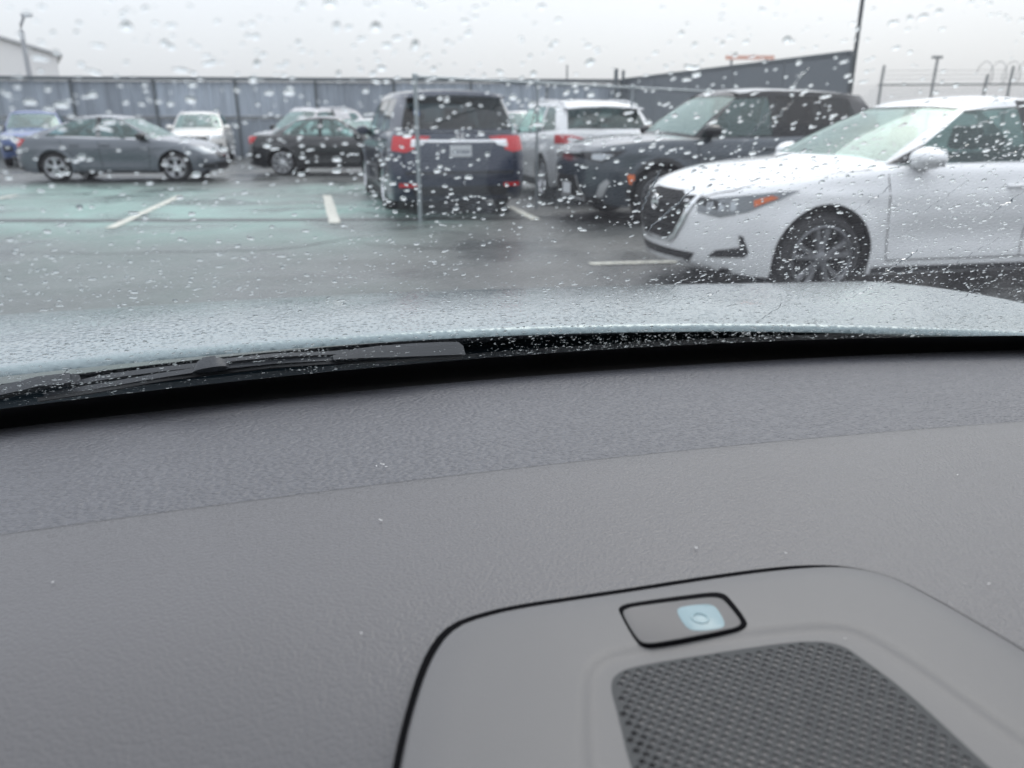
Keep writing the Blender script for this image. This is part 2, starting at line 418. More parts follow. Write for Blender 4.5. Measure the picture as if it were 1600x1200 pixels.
def make_far():
    # tall thin pole at the end of the side wall
    g = MB(); g.tube([(0, 0, 0), (0.02, 0, 3.0), (0.05, 0, 9.0)], [.06, .05, .045], 12)
    pm = pbr("pole_metal", (0.09, 0.10, 0.105), 0.45, metal=0.3)
    root = empty("utility_pole", (8.33, 20.3, 0)); tag(root, "tall thin dark pole at the end of the side wall", "pole")
    g.build("shaft", pm, root, 40)
    b = MB(); b.box(-.14, .14, -.14, .14, 0, .05); b.build("base_plate", pm, root)
    cp = MB(); cp.tube([(0.05, 0, 9), (0.05, 0, 9.06)], .06, 12); cp.build("cap", pm, root)
    # street lamp, far left
    root = empty("street_lamp", (-27.4, 47.0, 0)); tag(root, "grey street lamp in front of the pale shed on the far left", "street lamp")
    lm = pbr("lamp_pole", (0.42, 0.43, 0.45), 0.5)
    g = MB(); g.tube([(0, 0, 0), (0, 0, 6.2)], [.17, .12], 10); g.build("pole", lm, root, 40)
    g = MB(); g.tube([(0, 0, 6.2), (.03, 0, 6.5), (.3, 0, 6.95)], [.09, .08, .07], 8); g.build("arm", lm, root, 40)
    g = MB(); g.box(.2, .72, -.13, .13, 6.92, 7.08); g.build("lamp_head", lm, root)
    # shed with a low gable, rain haze put into its pale colour
    root = empty("shed", (-37.6, 59, 0), R(31)); tag(root, "haze-paled cream metal shed with a low gable roof beyond the wall", "building")
    sm = pbr("shed_wall", (0.90, 0.88, 0.86), 0.6, var=0.05, vscale=.3)
    sr = pbr("shed_roof", (0.66, 0.66, 0.66), 0.5)
    w, d, e, r_ = 4.7, 16, 6.1, 7.45
    g = MB()
    g.add([(-w, 0, 0), (w, 0, 0), (w, 0, e), (0, 0, r_), (-w, 0, e), (-w, d, 0), (w, d, 0), (w, d, e), (0, d, r_), (-w, d, e)],
          [(0, 1, 2, 3, 4), (6, 5, 9, 8, 7), (1, 6, 7, 2), (5, 0, 4, 9)])
    g.build("wall", sm, root)
    for sgn in (-1, 1):
        g = MB(); g.add([(0, -.3, r_ + .02), (sgn * (w + .4), -.3, e - .08), (sgn * (w + .4), d + .3, e - .08), (0, d + .3, r_ + .02),
                         (0, -.3, r_ + .2), (sgn * (w + .4), -.3, e + .1), (sgn * (w + .4), d + .3, e + .1), (0, d + .3, r_ + .2)],
                        [(0, 1, 2, 3), (7, 6, 5, 4), (0, 4, 5, 1), (1, 5, 6, 2), (2, 6, 7, 3)]); g.build("roof", sr, root)
    g = MB(); g.box(-.2, .2, -.12, -.02, 0, r_ - .4); g.build("corner_trim", sr, root)
    # far orange sign above the side wall
    root = empty("sign_board", (17.6, 62, 0)); tag(root, "faint orange band of a far sign showing above the side wall", "sign")
    om = pbr("orange_board", (0.88, 0.52, 0.42), 0.5)
    g = MB(); g.box(-1.7, 1.9, -.1, .1, 5.85, 6.12); g.build("board", om, root)
    for x in (-1.2, 1.4):
        g = MB(); g.tube([(x, .2, 0), (x, .2, 6.1)], .1, 8); g.build("post", lm, root, 40)
    # security fence with razor coils on the far right
    root = empty("security_fence", (12.2, 27.5, 0), R(-6)); tag(root, "pale chain link security fence topped with coiled razor wire on the far right", "fence")
    fm = pbr("fence_galv", (0.30, 0.31, 0.31), 0.5, metal=0.3)
    Lf = 16.0
    for i in range(8):
        g = MB(); x = .1 + i * 1.35 + (i % 3) * .3
        h = (3.1, 3.35, 2.8, 3.05, 2.9, 3.1, 3.2, 3.0)[i]
        g.tube([(0, 0, 0), (0, 0, 2.55), (0.03, .02, h)], .045, 8)
        if i == 1: g.box(-.16, .16, -.05, .05, h - .06, h + .02)
        o = g.build("post", fm, root, 40); o.location = (x, 0, 0)
    g = MB(); g.tube([(0, 0, 2.5), (Lf, 0, 2.5)], .03, 8); g.build("top_rail", fm, root, 40)
    for k in range(3):
        g = MB(); g.tube([(0, -.03 * k, 2.66 + k * .13), (Lf, -.03 * k, 2.66 + k * .13)], .006, 5); g.build("barbed_wire", fm, root)
    g = MB(); pts = []
    for i in range(26 * 24):
        a = i * 2 * math.pi / 24
        pts.append((3.2 + i / 24 * .42 + .0 * math.sin(a), .33 * math.cos(a), 2.86 + .33 * math.sin(a)))
    g.tube(pts, .012, 4, False); g.build("razor_coil", fm, root)
    g = MB(); hh = 2.5; p = .10
    k = -int(hh / p)
    while k * p < Lf:
        for s in (1, -1):
            x0 = k * p if s > 0 else k * p + hh
            g.tube([(x0, .0, 0), (x0 + s * hh, .0, hh)], .004, 3, False)
        k += 1
    tag(g.build("chain_mesh", fm, root), None, None, None, "stuff")
    # lot fence in front of the parked cars
    P0 = atz(657, 345); P1 = atz(838, 327)
    d = (P1 - P0).normalized()
    root = empty("chain_link_fence", P0, math.atan2(d.y, d.x)); tag(root, "thin galvanised chain link fence standing behind the dark blue minivan's bumper", "fence")
    root["label"] = "thin galvanised chain link fence standing just in front of the dark blue minivan"
    gm = pbr("galvanised", (0.32, 0.355, 0.37), 0.42, metal=0.5, var=.12, vscale=9)
    sp = (P1 - P0).length; hf = 1.80
    for i in range(6):
        g = MB(); g.tube([(0, 0, 0), (0, 0, hf - .03)], .028 if i == 0 else .019, 12)
        o = g.build("post", gm, root, 40); o.location = (i * sp, 0, 0)
        g = MB(); g.tube([(0, 0, hf - .03), (0, 0, hf + .03), (0, 0, hf + .05)], [.04, .04, .015], 12); c = g.build("post_cap", gm, o, 40)
    g = MB(); g.tube([(0, 0, hf), (sp * 5, 0, hf)], .021, 12); g.build("top_rail", gm, root, 40)
    g = MB(); p = .062; hh = hf - .05; k = -int(hh / p) - 1
    Lf = sp * 5
    while k * p < Lf:
        for s in (1, -1):
            x0 = k * p if s > 0 else k * p + hh
            x1 = x0 + s * hh; z0, z1 = .05, .05 + hh - .05
            a, b = (x0, z0), (x1, z1)
            # clip to the fence length
            def clip(a, b):
                (ax, az), (bx, bz) = a, b
                for lim, sg in ((0, 1), (Lf, -1)):
                    if sg * (ax - lim) < 0 and sg * (bx - lim) < 0: return None
                    if sg * (ax - lim) < 0: t = (lim - ax) / (bx - ax); ax, az = lim, az + t * (bz - az)
                    if sg * (bx - lim) < 0: t = (lim - ax) / (bx - ax); bx, bz = lim, az + t * (bz - az)
                return (ax, az), (bx, bz)
            c = clip(a, b)
            if c and abs(c[0][0] - c[1][0]) > .01:
                g.tube([(c[0][0], .03, c[0][1]), (c[1][0], .03, c[1][1])], .0013, 3, False)
        k += 1
    tag(g.build("chain_mesh", gm, root), None, None, None, "stuff")
make_far()

# ------------------------------------------------------------------ cars
def lathe(prof, n, axis_y0=0.0, sgn=1):
    """profile (y, r) turned round the y axis"""
    vs, fs = [], []
    for (y, r) in prof:
        for k in range(n):
            a = 2 * math.pi * k / n; vs.append((r * math.cos(a), y * sgn, r * math.sin(a)))
    for i in range(len(prof) - 1):
        for k in range(n):
            q = (i * n + k, i * n + (k + 1) % n, (i + 1) * n + (k + 1) % n, (i + 1) * n + k)
            fs.append(q if sgn < 0 else q[::-1])
    return vs, fs

def wheel(parent, x, y, tr, spec, side):
    w = .205; rr = tr * spec.get('rimf', .70)
    prof = [(-w/2, rr), (-w/2 - .005, rr + .01), (-w/2, (rr + tr) / 2), (-w/2 + .02, tr - .012), (-w/2 + .045, tr), (w/2 - .045, tr), (w/2 - .02, tr - .012), (w/2 + .004, (rr + tr) / 2), (w/2 + .005, rr + .012), (w/2 - .004, rr)]
    mb = MB(); mb.add(*lathe(prof, 40, 0, 1)); 
    t = mb.build("wheel", M['rubber'], parent, 60); t.location = (x, y, tr)
    if side < 0: t.rotation_euler = (0, 0, math.pi)
    # rim: barrel, dark disc, spokes
    g = MB(); g.add(*lathe([(w/2 - .002, rr + .002), (w/2 + .002, rr - .008), (w/2 - .012, rr - .02), (-w/2 + .03, rr - .03)], 40))
    rim_mat = M[spec.get('rim', 'rim_silver')]
    ns = spec.get('spokes', 5); pair = spec.get('pair', True); sw = spec.get('sw', .018)
    yo = w/2 - .018
    offs = (-1, 1) if pair else (0,)
    for i in range(ns):
        for o in offs:
            a0 = 2 * math.pi * i / ns + .3
            a_in = a0 + o * .16; a_out = a0 + o * spec.get('spread', .17)
            p0 = Vector((math.cos(a_in) * .045, 0, math.sin(a_in) * .045)); p1 = Vector((math.cos(a_out) * (rr - .014), 0, math.sin(a_out) * (rr - .014)))
            d = (p1 - p0).normalized(); q = Vector((-d.z, 0, d.x))
            wi, wo = sw * .9, sw * 1.25
            vs = []
            for (p, ww, yy) in ((p0, wi, yo + .004), (p0.lerp(p1, .5), sw, yo + .0), (p1, wo, yo + .008)):
                vs += [p - q * ww + Vector((0, yy - .012, 0)), p - q * ww * .55 + Vector((0, yy, 0)), p + q * ww * .55 + Vector((0, yy, 0)), p + q * ww + Vector((0, yy - .012, 0)), p + q * ww + Vector((0, yy - .05, 0)), p - q * ww + Vector((0, yy - .05, 0))]
            fs = [(6*j + k, 6*j + (k+1) % 6, 6*j + 6 + (k+1) % 6, 6*j + 6 + k) for j in range(2) for k in range(6)]
            g.add(vs, fs)
    g.add(*lathe([(yo + .012, .001), (yo + .012, .026), (yo + .004, .05), (yo - .03, .055)], 20))
    g.build("rim", rim_mat, t, 40)
    g = MB(); g.add(*lathe([(yo - .055, .001), (yo - .055, rr - .03)], 28)); g.add(*lathe([(yo - .045, .06), (yo - .043, rr * .62), (yo - .05, rr * .62)], 28))
    g.build("brake_disc", M['dark'], t, 40)
    return t

def build_car(name, S, loc, yaw, label, cat="car", group=None):
    root = empty(name, loc, yaw); tag(root, label, cat, group or "cars parked in the wet lot")
    hw = S['W'] / 2; wb = S['wb']; xa, xb_ = wb / 2, -wb / 2
    xf = xa + S['fo']; xr = -(S['L'] - xf)
    tr = S['tr']; Ra = S.get('Ra', tr + .055); az = tr + .01
    zsh = pc(S['zsh']); crown = pc(S['crown']); zsill = S['sill']
    zmax = max(z for _, z in S['zsh'])
    wy = pc(S.get('wy', [(0, .955), (.12, .975), (.3, .99), (.55, 1.0), (.72, .99), (.86, .972), (.95, .95), (1, .915)]))
    xfp = pc(S['xfp']); xrp = pc(S['xrp'])      # (height fraction, setback) of nose / tail
    cf, cr_, ef, er = S.get('cf', .75), S.get('cr', .5), S.get('ef', 2.3), S.get('er', 2.8)
    tz = S.get('tailz', 0); nz_ = S.get('nosez', 0)
    # stations
    xs = set()
    for x0 in (xa, xb_):
        for t in (0, .15, .3, .45, .6, .72, .82, .9, .95, .98, .996, 1.004):
            xs.add(round(x0 + Ra * t, 5)); xs.add(round(x0 - Ra * t, 5))
    for k in range(14): xs.add(round(xb_ + Ra + (xa - xb_ - 2 * Ra) * k / 13, 5))
    fz = xf - cf; 
    for s in (1, .85, .7, .56, .44, .33, .24, .16, .1, .055, .025, .007, 0):
        x = xf - cf * s
        if x > xa + Ra + .01: xs.add(round(x, 5))
        x = xr + cr_ * s
        if x < xb_ - Ra - .01: xs.add(round(x, 5))
    xs = sorted(xs)
    K = 18
    rows = [0, .05, .11, .18, .26, .34, .42, .5, .58, .65, .71, .77, .83, .885, .93, .965, .988, 1.0]
    def point(x, r):
        zl = zsill
        for x0 in (xa, xb_):
            dx = abs(x - x0)
            if dx < Ra: zl = max(zl, az + math.sqrt(max(Ra * Ra - dx * dx, 0)))
        fend = sst(xa + Ra, xf, x); rend = sst(xb_ - Ra, xr, x)
        zl += S.get('frise', .04) * fend + S.get('rrise', .08) * rend
        zt = zsh(x)
        z = zl + (zt - zl) * r
        rr = (z - zsill) / max(zt - zsill, .01)
        dxf, dxr = xfp(rr), xrp(rr)
        X = x - dxf * fend + dxr * rend
        y = hw * wy(rr)
        sf = (xf - x) / cf; sr = (x - xr) / cr_
        if sf < 1: y *= max(1 - (1 - sf) ** ef, 0) ** (1 / ef)
        if sr < 1: y *= max(1 - (1 - sr) ** er, 0) ** (1 / er)
        # creases, arch flare, lower door scallop
        body = sst(0, .15, sf) * sst(0, .3, sr)
        zc = S.get('crease', .74)
        y += .010 * math.exp(-((z - zc - .03 * (x / 2)) / .035) ** 2) * body * (1 if z < zt - .03 else .3)
        y -= S.get('scallop', .018) * math.exp(-((z - .47) / .10) ** 2) * sst(-Ra * 1.1, -Ra * 1.8, -(abs(x) - 0) + (0)) * 0
        mid_ = sst(xb_ + Ra + .02, xb_ + Ra + .3, x) * (1 - sst(xa - Ra - .3, xa - Ra - .02, x))
        y -= S.get('scallop', .02) * math.exp(-((z - .46) / .11) ** 2) * mid_
        for x0 in (xa, xb_):
            dd = math.hypot(x - x0, z - az) - Ra
            if dd > -.02: y += S.get('flare', .014) * math.exp(-(dd / .07) ** 2)
        return X, y, z
    V, F = [], []
    idx = {}
    for i, x in enumerate(xs):
        for k, r in enumerate(rows):
            X, y, z = point(x, r)
            if i == 0 or i == len(xs) - 1: y = 0
            for sd in (1, -1):
                idx[i, k, sd] = len(V); V.append((X, y * sd, z))
    n = len(xs)
    for i in range(n - 1):
        for k in range(len(rows) - 1):
            a, b, c, d = idx[i, k, 1], idx[i + 1, k, 1], idx[i + 1, k + 1, 1], idx[i, k + 1, 1]
            F.append((b, a, d, c))
            a, b, c, d = idx[i, k, -1], idx[i + 1, k, -1], idx[i + 1, k + 1, -1], idx[i, k + 1, -1]
            F.append((a, b, c, d))
    # lid
    G = S['gh']
    ss = [1, .97, .92, .84, .72, .55, .35, .15, 0, -.15, -.35, -.55, -.72, -.84, -.92, -.97, -1]
    cab0, cab1 = G['rb'] + G.get('rskip', .12), G['wb'] - .25
    top = len(rows) - 1
    lid = {}
    for i, x in enumerate(xs):
        X, y, z = V[idx[i, top, 1]]
        cw = crown(x)
        for j, s in enumerate(ss):
            if j == 0: lid[i, j] = idx[i, top, 1]
            elif j == len(ss) - 1: lid[i, j] = idx[i, top, -1]
            else:
                hc = S.get('hood_crease', 0) * math.exp(-((abs(s) - .62) / .07) ** 2) * sst(G['wb'] - .1, G['wb'] + .2, x) * (1 - sst(xf - .5, xf - .1, x))
                ramp = 1 - abs(s) ** 2.6
                lid[i, j] = len(V); V.append((X, y * s, z + cw * ramp * min(1, y / (hw * .6)) + hc))
    for i in range(n - 1):
        for j in range(len(ss) - 1):
            if cab0 < xs[i] and xs[i + 1] < cab1 and abs(ss[j]) <= .84 and abs(ss[j + 1]) <= .84: continue
            F.append((lid[i, j], lid[i, j + 1], lid[i + 1, j + 1], lid[i + 1, j]))
    bm = bmesh.new()
    bv = [bm.verts.new(v) for v in V]
    for f in F:
        q = [bv[i] for i in dict.fromkeys(f)]
        try: bm.faces.new(q)
        except ValueError: pass
    bmesh.ops.remove_doubles(bm, verts=bm.verts, dist=.0004)
    bmesh.ops.dissolve_degenerate(bm, dist=.0003, edges=bm.edges)
    bmesh.ops.recalc_face_normals(bm, faces=bm.faces)
    me = bpy.data.meshes.new("body"); bm.to_mesh(me); 
    body = link("body", me, S['paint'], root, 42)
    Bv = [v.co.copy() for v in bm.verts]; bm.verts.index_update(); Bf = [[v.index for v in f.verts] for f in bm.faces]
    bm.free()
    # ---- greenhouse
    H = S['H']; wbh = G['wbh'] * hw; wth = G['wth'] * hw
    zroof = pc(G['roof'])
    ztop = zsh
    cols = []       # (bottom xyz, top xyz, tag of the span that follows)
    nf = 6
    for i in range(nf + 1):
        t = i / nf
        yb, yt = t * wbh * .93, t * wth * .93
        cols.append(((G['wb'] - G['wbow'] * t * t, yb), (G['wt'] - G['wbow'] * .55 * t * t, yt), 'ws' if i < nf else 'A'))
    for (xbm, xtm, tg) in G['side']:
        cols.append(((xbm, wbh * G.get('tap', pc([(-9, 1), (9, 1)]))(xbm)), (xtm, wth * G.get('tapt', pc([(-9, 1), (9, 1)]))(xtm)), tg))
    nr = 6
    tb = G.get('tap', pc([(-9, 1), (9, 1)]))(G['rb']); tt = G.get('tapt', pc([(-9, 1), (9, 1)]))(G['rt'])
    for i in range(nr, -1, -1):
        t = i / nr
        cols.append(((G['rb'] + G['rbow'] * t * t, t * wbh * tb * G.get('rw', .9)), (G['rt'] + G['rbow'] * .6 * t * t, t * wth * tt * G.get('rw', .9)), 'rw'))
    fb, ft = G.get('fb', .07), G.get('ft', .90)
    fr = [0, fb, fb + .28, fb + .56, ft, 1.0]
    GV, GF, glass = [], [], {}
    gi = {}
    for c, (b, t, tg) in enumerate(cols):
        zb = (ztop(b[0]) - .012) if tg != 'rw' or not G.get('rbz') else G['rbz']
        if tg in ('ws',) or c == nf: zb = ztop(b[0]) + crown(b[0]) * (1 - min(b[1] / (hw * .93), 1) ** 2.6) - .006
        if c >= len(cols) - nr - 1:
            zb = G['rbz'] if G.get('rbz') else ztop(b[0]) + crown(b[0]) * (1 - min(b[1] / (hw * .93), 1) ** 2.6) - .006
        zt = zroof(t[0]) + G.get('rcrown', .055) * max(0, 1 - (t[1] / wth) ** 2.4)
        for k, f in enumerate(fr):
            x = b[0] + (t[0] - b[0]) * f; y = b[1] + (t[1] - b[1]) * f; z = zb + (zt - zb) * f
            bul = 4 * f * (1 - f)
            if c <= nf: x += G.get('wbul', .035) * bul; z += .012 * bul
            elif c >= len(cols) - nr - 1: x -= G.get('rbul', .02) * bul; z += .008 * bul
            y += (.028 * bul) * (min(b[1] / wbh, 1) ** 4)
            for sd in (1, -1):
                gi[c, k, sd] = len(GV); GV.append((x, y * sd, z))
    nc = len(cols)
    for c in range(nc - 1):
        tg = cols[c][2]
        for k in range(len(fr) - 1):
            for sd in (1, -1):
                q = (gi[c, k, sd], gi[c, k + 1, sd], gi[c + 1, k + 1, sd], gi[c + 1, k, sd])
                if sd > 0: q = q[::-1]
                isg = tg in ('ws', 'rw') or tg.startswith('w')
                if isg and 1 <= k <= len(fr) - 3:
                    glass.setdefault((tg, 0 if tg in ('ws', 'rw') else sd), []).append(q)
                else:
                    GF.append((q, 'B' if tg == 'B' else 'F'))
    # roof lid
    kt = len(fr) - 1
    rs = [1, .95, .86, .7, .45, .2, 0, -.2, -.45, -.7, -.86, -.95, -1]
    rl = {}
    for c in range(nc):
        x, y, z = GV[gi[c, kt, 1]]
        for j, s in enumerate(rs):
            if j == 0: rl[c, j] = gi[c, kt, 1]
            elif j == len(rs) - 1: rl[c, j] = gi[c, kt, -1]
            else:
                rl[c, j] = len(GV)
                GV.append((x, y * s, zroof(x) + G.get('rcrown', .055) * max(0, 1 - (abs(y * s) / wth) ** 2.4)))
    for c in range(nc - 1):
        for j in range(len(rs) - 1):
            GF.append(((rl[c, j], rl[c, j + 1], rl[c + 1, j + 1], rl[c + 1, j]), 'R'))
    def sub(faces, nm, mat, inset=0.0, smooth=40, parent=root):
        b2 = bmesh.new(); mp = {}
        for f in faces:
            q = []
            for i in f:
                if i not in mp: mp[i] = b2.verts.new(GV[i])
                if mp[i] not in q: q.append(mp[i])
            if len(q) > 2:
                try: b2.faces.new(q)
                except ValueError: pass
        bmesh.ops.remove_doubles(b2, verts=b2.verts, dist=.0004)
        bmesh.ops.dissolve_degenerate(b2, dist=.0003, edges=b2.edges)
        b2.normal_update()
        if inset:
            for v in b2.verts: v.co -= v.normal * inset
        m2 = bpy.data.meshes.new(nm); b2.to_mesh(m2); b2.free()
        return link(nm, m2, mat, parent, smooth)
    frame = [f for f, t in GF if t == 'F']; bp_ = [f for f, t in GF if t == 'B']; rf = [f for f, t in GF if t == 'R']
    sub(rf, "roof", S.get('roof_paint', S['paint']), 0, 50)
    sub(frame, "pillars", S.get('pillar_paint', S['paint']), 0, 50)
    for sg in (1, -1):
        q_ = [f for f in bp_ if GV[f[0]][1] * sg > 0]
        if q_: sub(q_, "door_pillar", M['gloss_black'])
    for (tg, sd), fs in glass.items():
        gm = S.get('glass_' + tg, S.get('glass', M['g_side']))
        if tg == 'ws': gm = S.get('glass_ws', M['g_mint'])
        nm = {'ws': 'windshield', 'rw': 'rear_window'}.get(tg, 'side_window')
        sub(fs, nm, gm, .006, 60)
    # collision tree of the outer skin
    TV = [Vector(v) for v in Bv] + [Vector(v) for v in GV]; off = len(Bv)
    TF = Bf + [[i + off for i in f] for f, _ in GF] + [[i + off for i in f] for fs in glass.values() for f in fs]
    tree = BVHTree.FromPolygons(TV, TF)
    def hit(p, d):
        d = d.normalized()
        h = tree.ray_cast(p - d * 4, d)
        if h[0] is None:
            q = tree.find_nearest(p); return q[0], -d
        nn = h[1] if h[1].dot(d) < 0 else -h[1]
        return h[0], nn
    def patch(nm, pts, d, mat, off=.004, cell=.05, thick=.015, parent=root):
        d = Vector(d).normalized(); up = Vector((0, 0, 1)); rt = d.cross(up).normalized(); u2 = rt.cross(d)
        P2 = [(Vector(p).dot(rt), Vector(p).dot(u2)) for p in pts]
        dens = []
        for i in range(len(P2)):
            a, b = P2[i], P2[(i + 1) % len(P2)]
            L_ = math.hypot(b[0] - a[0], b[1] - a[1]); kk = max(1, int(math.ceil(L_ / cell)))
            for j in range(kk): dens.append(Vector((a[0] + (b[0] - a[0]) * j / kk, a[1] + (b[1] - a[1]) * j / kk)))
        ax0, ax1 = min(p.x for p in dens), max(p.x for p in dens); ay0, ay1 = min(p.y for p in dens), max(p.y for p in dens)
        ins = []
        gx = ax0 + cell / 2
        while gx < ax1:
            gy = ay0 + cell / 2
            while gy < ay1:
                # inside test with margin
                inside = False; q = Vector((gx, gy)); mind = 9
                for i in range(len(dens)):
                    a, b = dens[i], dens[(i + 1) % len(dens)]
                    if (a.y > gy) != (b.y > gy) and gx < (b.x - a.x) * (gy - a.y) / (b.y - a.y) + a.x: inside = not inside
                    mind = min(mind, (a - q).length)
                if inside and mind > cell * .35: ins.append(q)
                gy += cell
            gx += cell
        nb = len(dens)
        vv, ee, ff, *_ = delaunay_2d_cdt(dens + ins, [], [list(range(nb))], 1, 1e-6)
        vs = []
        for p in vv:
            h, nn = hit(rt * p.x + u2 * p.y, d)
            vs.append(h + nn * off)
        mb = MB(); mb.v = [tuple(v) for v in vs]; mb.f = [tuple(f) for f in ff]
        me2 = mesh_from(mb.v, mb.f, nm)
        b2 = bmesh.new(); b2.from_mesh(me2); bmesh.ops.recalc_face_normals(b2, faces=b2.faces)
        b2.normal_update()
        s_ = sum(f.normal.dot(d) * f.calc_area() for f in b2.faces)
        if s_ > 0: bmesh.ops.reverse_faces(b2, faces=b2.faces)
        ed = [e for e in b2.edges if e.is_boundary]
        r_ = bmesh.ops.extrude_edge_only(b2, edges=ed)
        for v in [g for g in r_['geom'] if isinstance(g, bmesh.types.BMVert)]: v.co += d * thick
        b2.to_mesh(me2); b2.free()
        return link(nm, me2, mat, parent, 35)
    def seam(nm, pts, d, w=.008, mat=M['dark'], off=.0025, parent=root):
        d = Vector(d).normalized(); pp = []
        for i in range(len(pts) - 1):
            a, b = Vector(pts[i]), Vector(pts[i + 1]); kk = max(1, int((b - a).length / .06))
            pp += [a.lerp(b, j / kk) for j in range(kk)]
        pp.append(Vector(pts[-1]))
        hs = [hit(p, d) for p in pp]
        vs = []
        for i in range(len(hs)):
            t = (hs[min(i + 1, len(hs) - 1)][0] - hs[max(i - 1, 0)][0]).normalized(); nn = hs[i][1]; q = t.cross(nn).normalized() * w / 2
            c0 = hs[i][0] + nn * off; vs += [c0 - q, c0 + q]
        mb = MB(); mb.add(vs, [(2*i, 2*i+1, 2*i+3, 2*i+2) for i in range(len(hs) - 1)])
        return mb.build(nm, mat, parent)
    # ---- underbody, liners, cabin
    g = MB(); g.box(xr + .25, xf - .25, -hw * .8, hw * .8, zsill + .03, zsill + .05)
    g.box(xr + .3, xf - .35, -hw * .55, hw * .55, zsill + .05, .55)
    g.build("underbody", M['dark'], root)
    for x0 in (xa, xb_):
        for sd in (1, -1):
            g = MB(); nn = 16; vs = []
            for k in range(nn + 1):
                a = math.pi * k / nn - .0
                for y in (hw * .955, hw * .55): vs.append((x0 + (Ra + .006) * math.cos(a), y * sd, az + (Ra + .006) * math.sin(a)))
            fs = [(2*k, 2*k+1, 2*k+3, 2*k+2) for k in range(nn)]
            b = len(vs); vs.append((x0, hw * .55 * sd, az))
            fs += [(2*k+1, b, 2*k+3) for k in range(nn)]
            for e in (-1, 1):
                b = len(vs); vs += [(x0 + e * (Ra + .006), hw * .955 * sd, az), (x0 + e * (Ra + .006), hw * .55 * sd, az), (x0 + e * (Ra + .006), hw * .55 * sd, zsill), (x0 + e * (Ra + .006), hw * .93 * sd, zsill)]
                fs.append((b, b + 1, b + 2, b + 3))
            g.add(vs, fs); g.build("arch_liner", M['dark'], root)
            wheel(root, x0, sd * (hw * .985 - .1), tr, S, sd)
    # cabin tub
    x0, x1 = G['rb'] + .25, G['wb'] - .22
    if x1 > x0:
        g = MB(); yb = hw * .86; zt_, zf = zsh((x0 + x1) / 2) - .06, .42
        g.add([(x0, -yb, zt_), (x1, -yb, zt_), (x1, yb, zt_), (x0, yb, zt_), (x0, -yb, zf), (x1, -yb, zf), (x1, yb, zf), (x0, yb, zf)],
              [(4, 5, 6, 7), (0, 1, 5, 4), (2, 3, 7, 6), (1, 2, 6, 5), (3, 0, 4, 7)])
        g.box(x1 - .5, x1, -yb * .97, yb * .97, zt_ - .18, zt_ - .02)
        g.build("cabin_tub", M['trim'], root)
        zs = zsh(0)
        def seat(x, y, w_, hh):
            g = MB()
            g.box(x - .05, x + .5, y - w_, y + w_, .45, .62)
            Mx = Matrix.Translation((x, y, .6)) @ Matrix.Rotation(R(-14), 4, 'Y')
            g.box(-.07, .07, -w_, w_, -.05, hh, Mx)
            return g.build("seat", M['seat'], root, 40, .04)
        hs = H - 1.02
        for y in (-.37, .37):
            s_ = seat(.05 + S.get('seat_dx', 0), y, .24, hs)
            g = MB(); g.box(-.05, .05, -.13, .13, hs + .03, hs + .2, Matrix.Translation((.05 + S.get('seat_dx', 0), y, .6)) @ Matrix.Rotation(R(-14), 4, 'Y'))
            g.build("headrest", M['seat'], s_, 40, .03)
        s_ = seat(-.85 + S.get('seat_dx', 0), 0, .6, hs - .03)
        for y in (-.35, .35):
            g = MB(); g.box(-.04, .04, -.12, .12, hs, hs + .13, Matrix.Translation((-.85 + S.get('seat_dx', 0), y, .6)) @ Matrix.Rotation(R(-14), 4, 'Y'))
            g.build("headrest", M['seat'], s_, 40, .03)
        g = MB(); sx = x1 - .55; pts = [(sx - .05 * math.sin(a), .37 + .18 * math.cos(a), zt_ + .02 + .17 * math.sin(a)) for a in [k * math.pi / 12 for k in range(25)]]
        g.tube(pts, .014, 6, False); g.build("steering_wheel", M['trim'], root, 60)
    # ---- doors: seams, handles, mirrors
    bx = G['bpx']; zs0 = zsill + .1
    for sd in (1, -1):
        Y = sd * hw; dd = (0, -sd, 0)
        fx = G['doorf']; rx = G['doorr']
        def zb(x): return zsh(x) - .04
        seam("door_seam", [(fx, Y, zb(fx)), (fx - .02, Y, .6), (fx - .06, Y, zs0)], dd)
        seam("door_seam", [(bx, Y, zb(bx)), (bx + .01, Y, .6), (bx + .02, Y, zs0)], dd)
        seam("door_seam", [(rx, Y, zb(rx)), (rx + .02, Y, .75), (xb_ + Ra + .1, Y, .55), (xb_ + Ra + .14, Y, zs0)], dd)
        seam("door_seam", [(fx - .06, Y, zs0), (0, Y, zs0), (xb_ + Ra + .14, Y, zs0)], dd)
        for hx in (bx + .14, rx + .30):
            hp, hn = hit(Vector((hx, Y, S.get('hz', .80))), Vector(dd))
            g = MB()
            g.tube([hp + Vector((-.12, sd * .004, 0)), hp + Vector((-.09, sd * .034, .004)), hp + Vector((.06, sd * .036, .004)), hp + Vector((.1, sd * .004, 0))], [.012, .016, .016, .012], 8)
            g.build("door_handle", S.get('handle', S['paint']), root, 50)
        # mirror
        mx_, mz = G['mir']
        hp, hn = hit(Vector((mx_, Y, mz)), Vector(dd))
        g = MB()
        b2 = bmesh.new(); bmesh.ops.create_icosphere(b2, subdivisions=3, radius=1)
        for v in b2.verts:
            x, y, z = v.co
            x = max(x, -.5)
            v.co = Vector((x * .135, y * .125, z * .078 * (1 - .15 * y)))
            v.co += Vector((mx_ + .02 + .02 * v.co.y, sd * (abs(hp.y) + .115), mz + .035))
        if sd < 0:
            pass
        m2 = bpy.data.meshes.new("side_mirror"); b2.to_mesh(m2); b2.free()
        mo = link("side_mirror", m2, S.get('mirror_paint', S['paint']), root, 50)
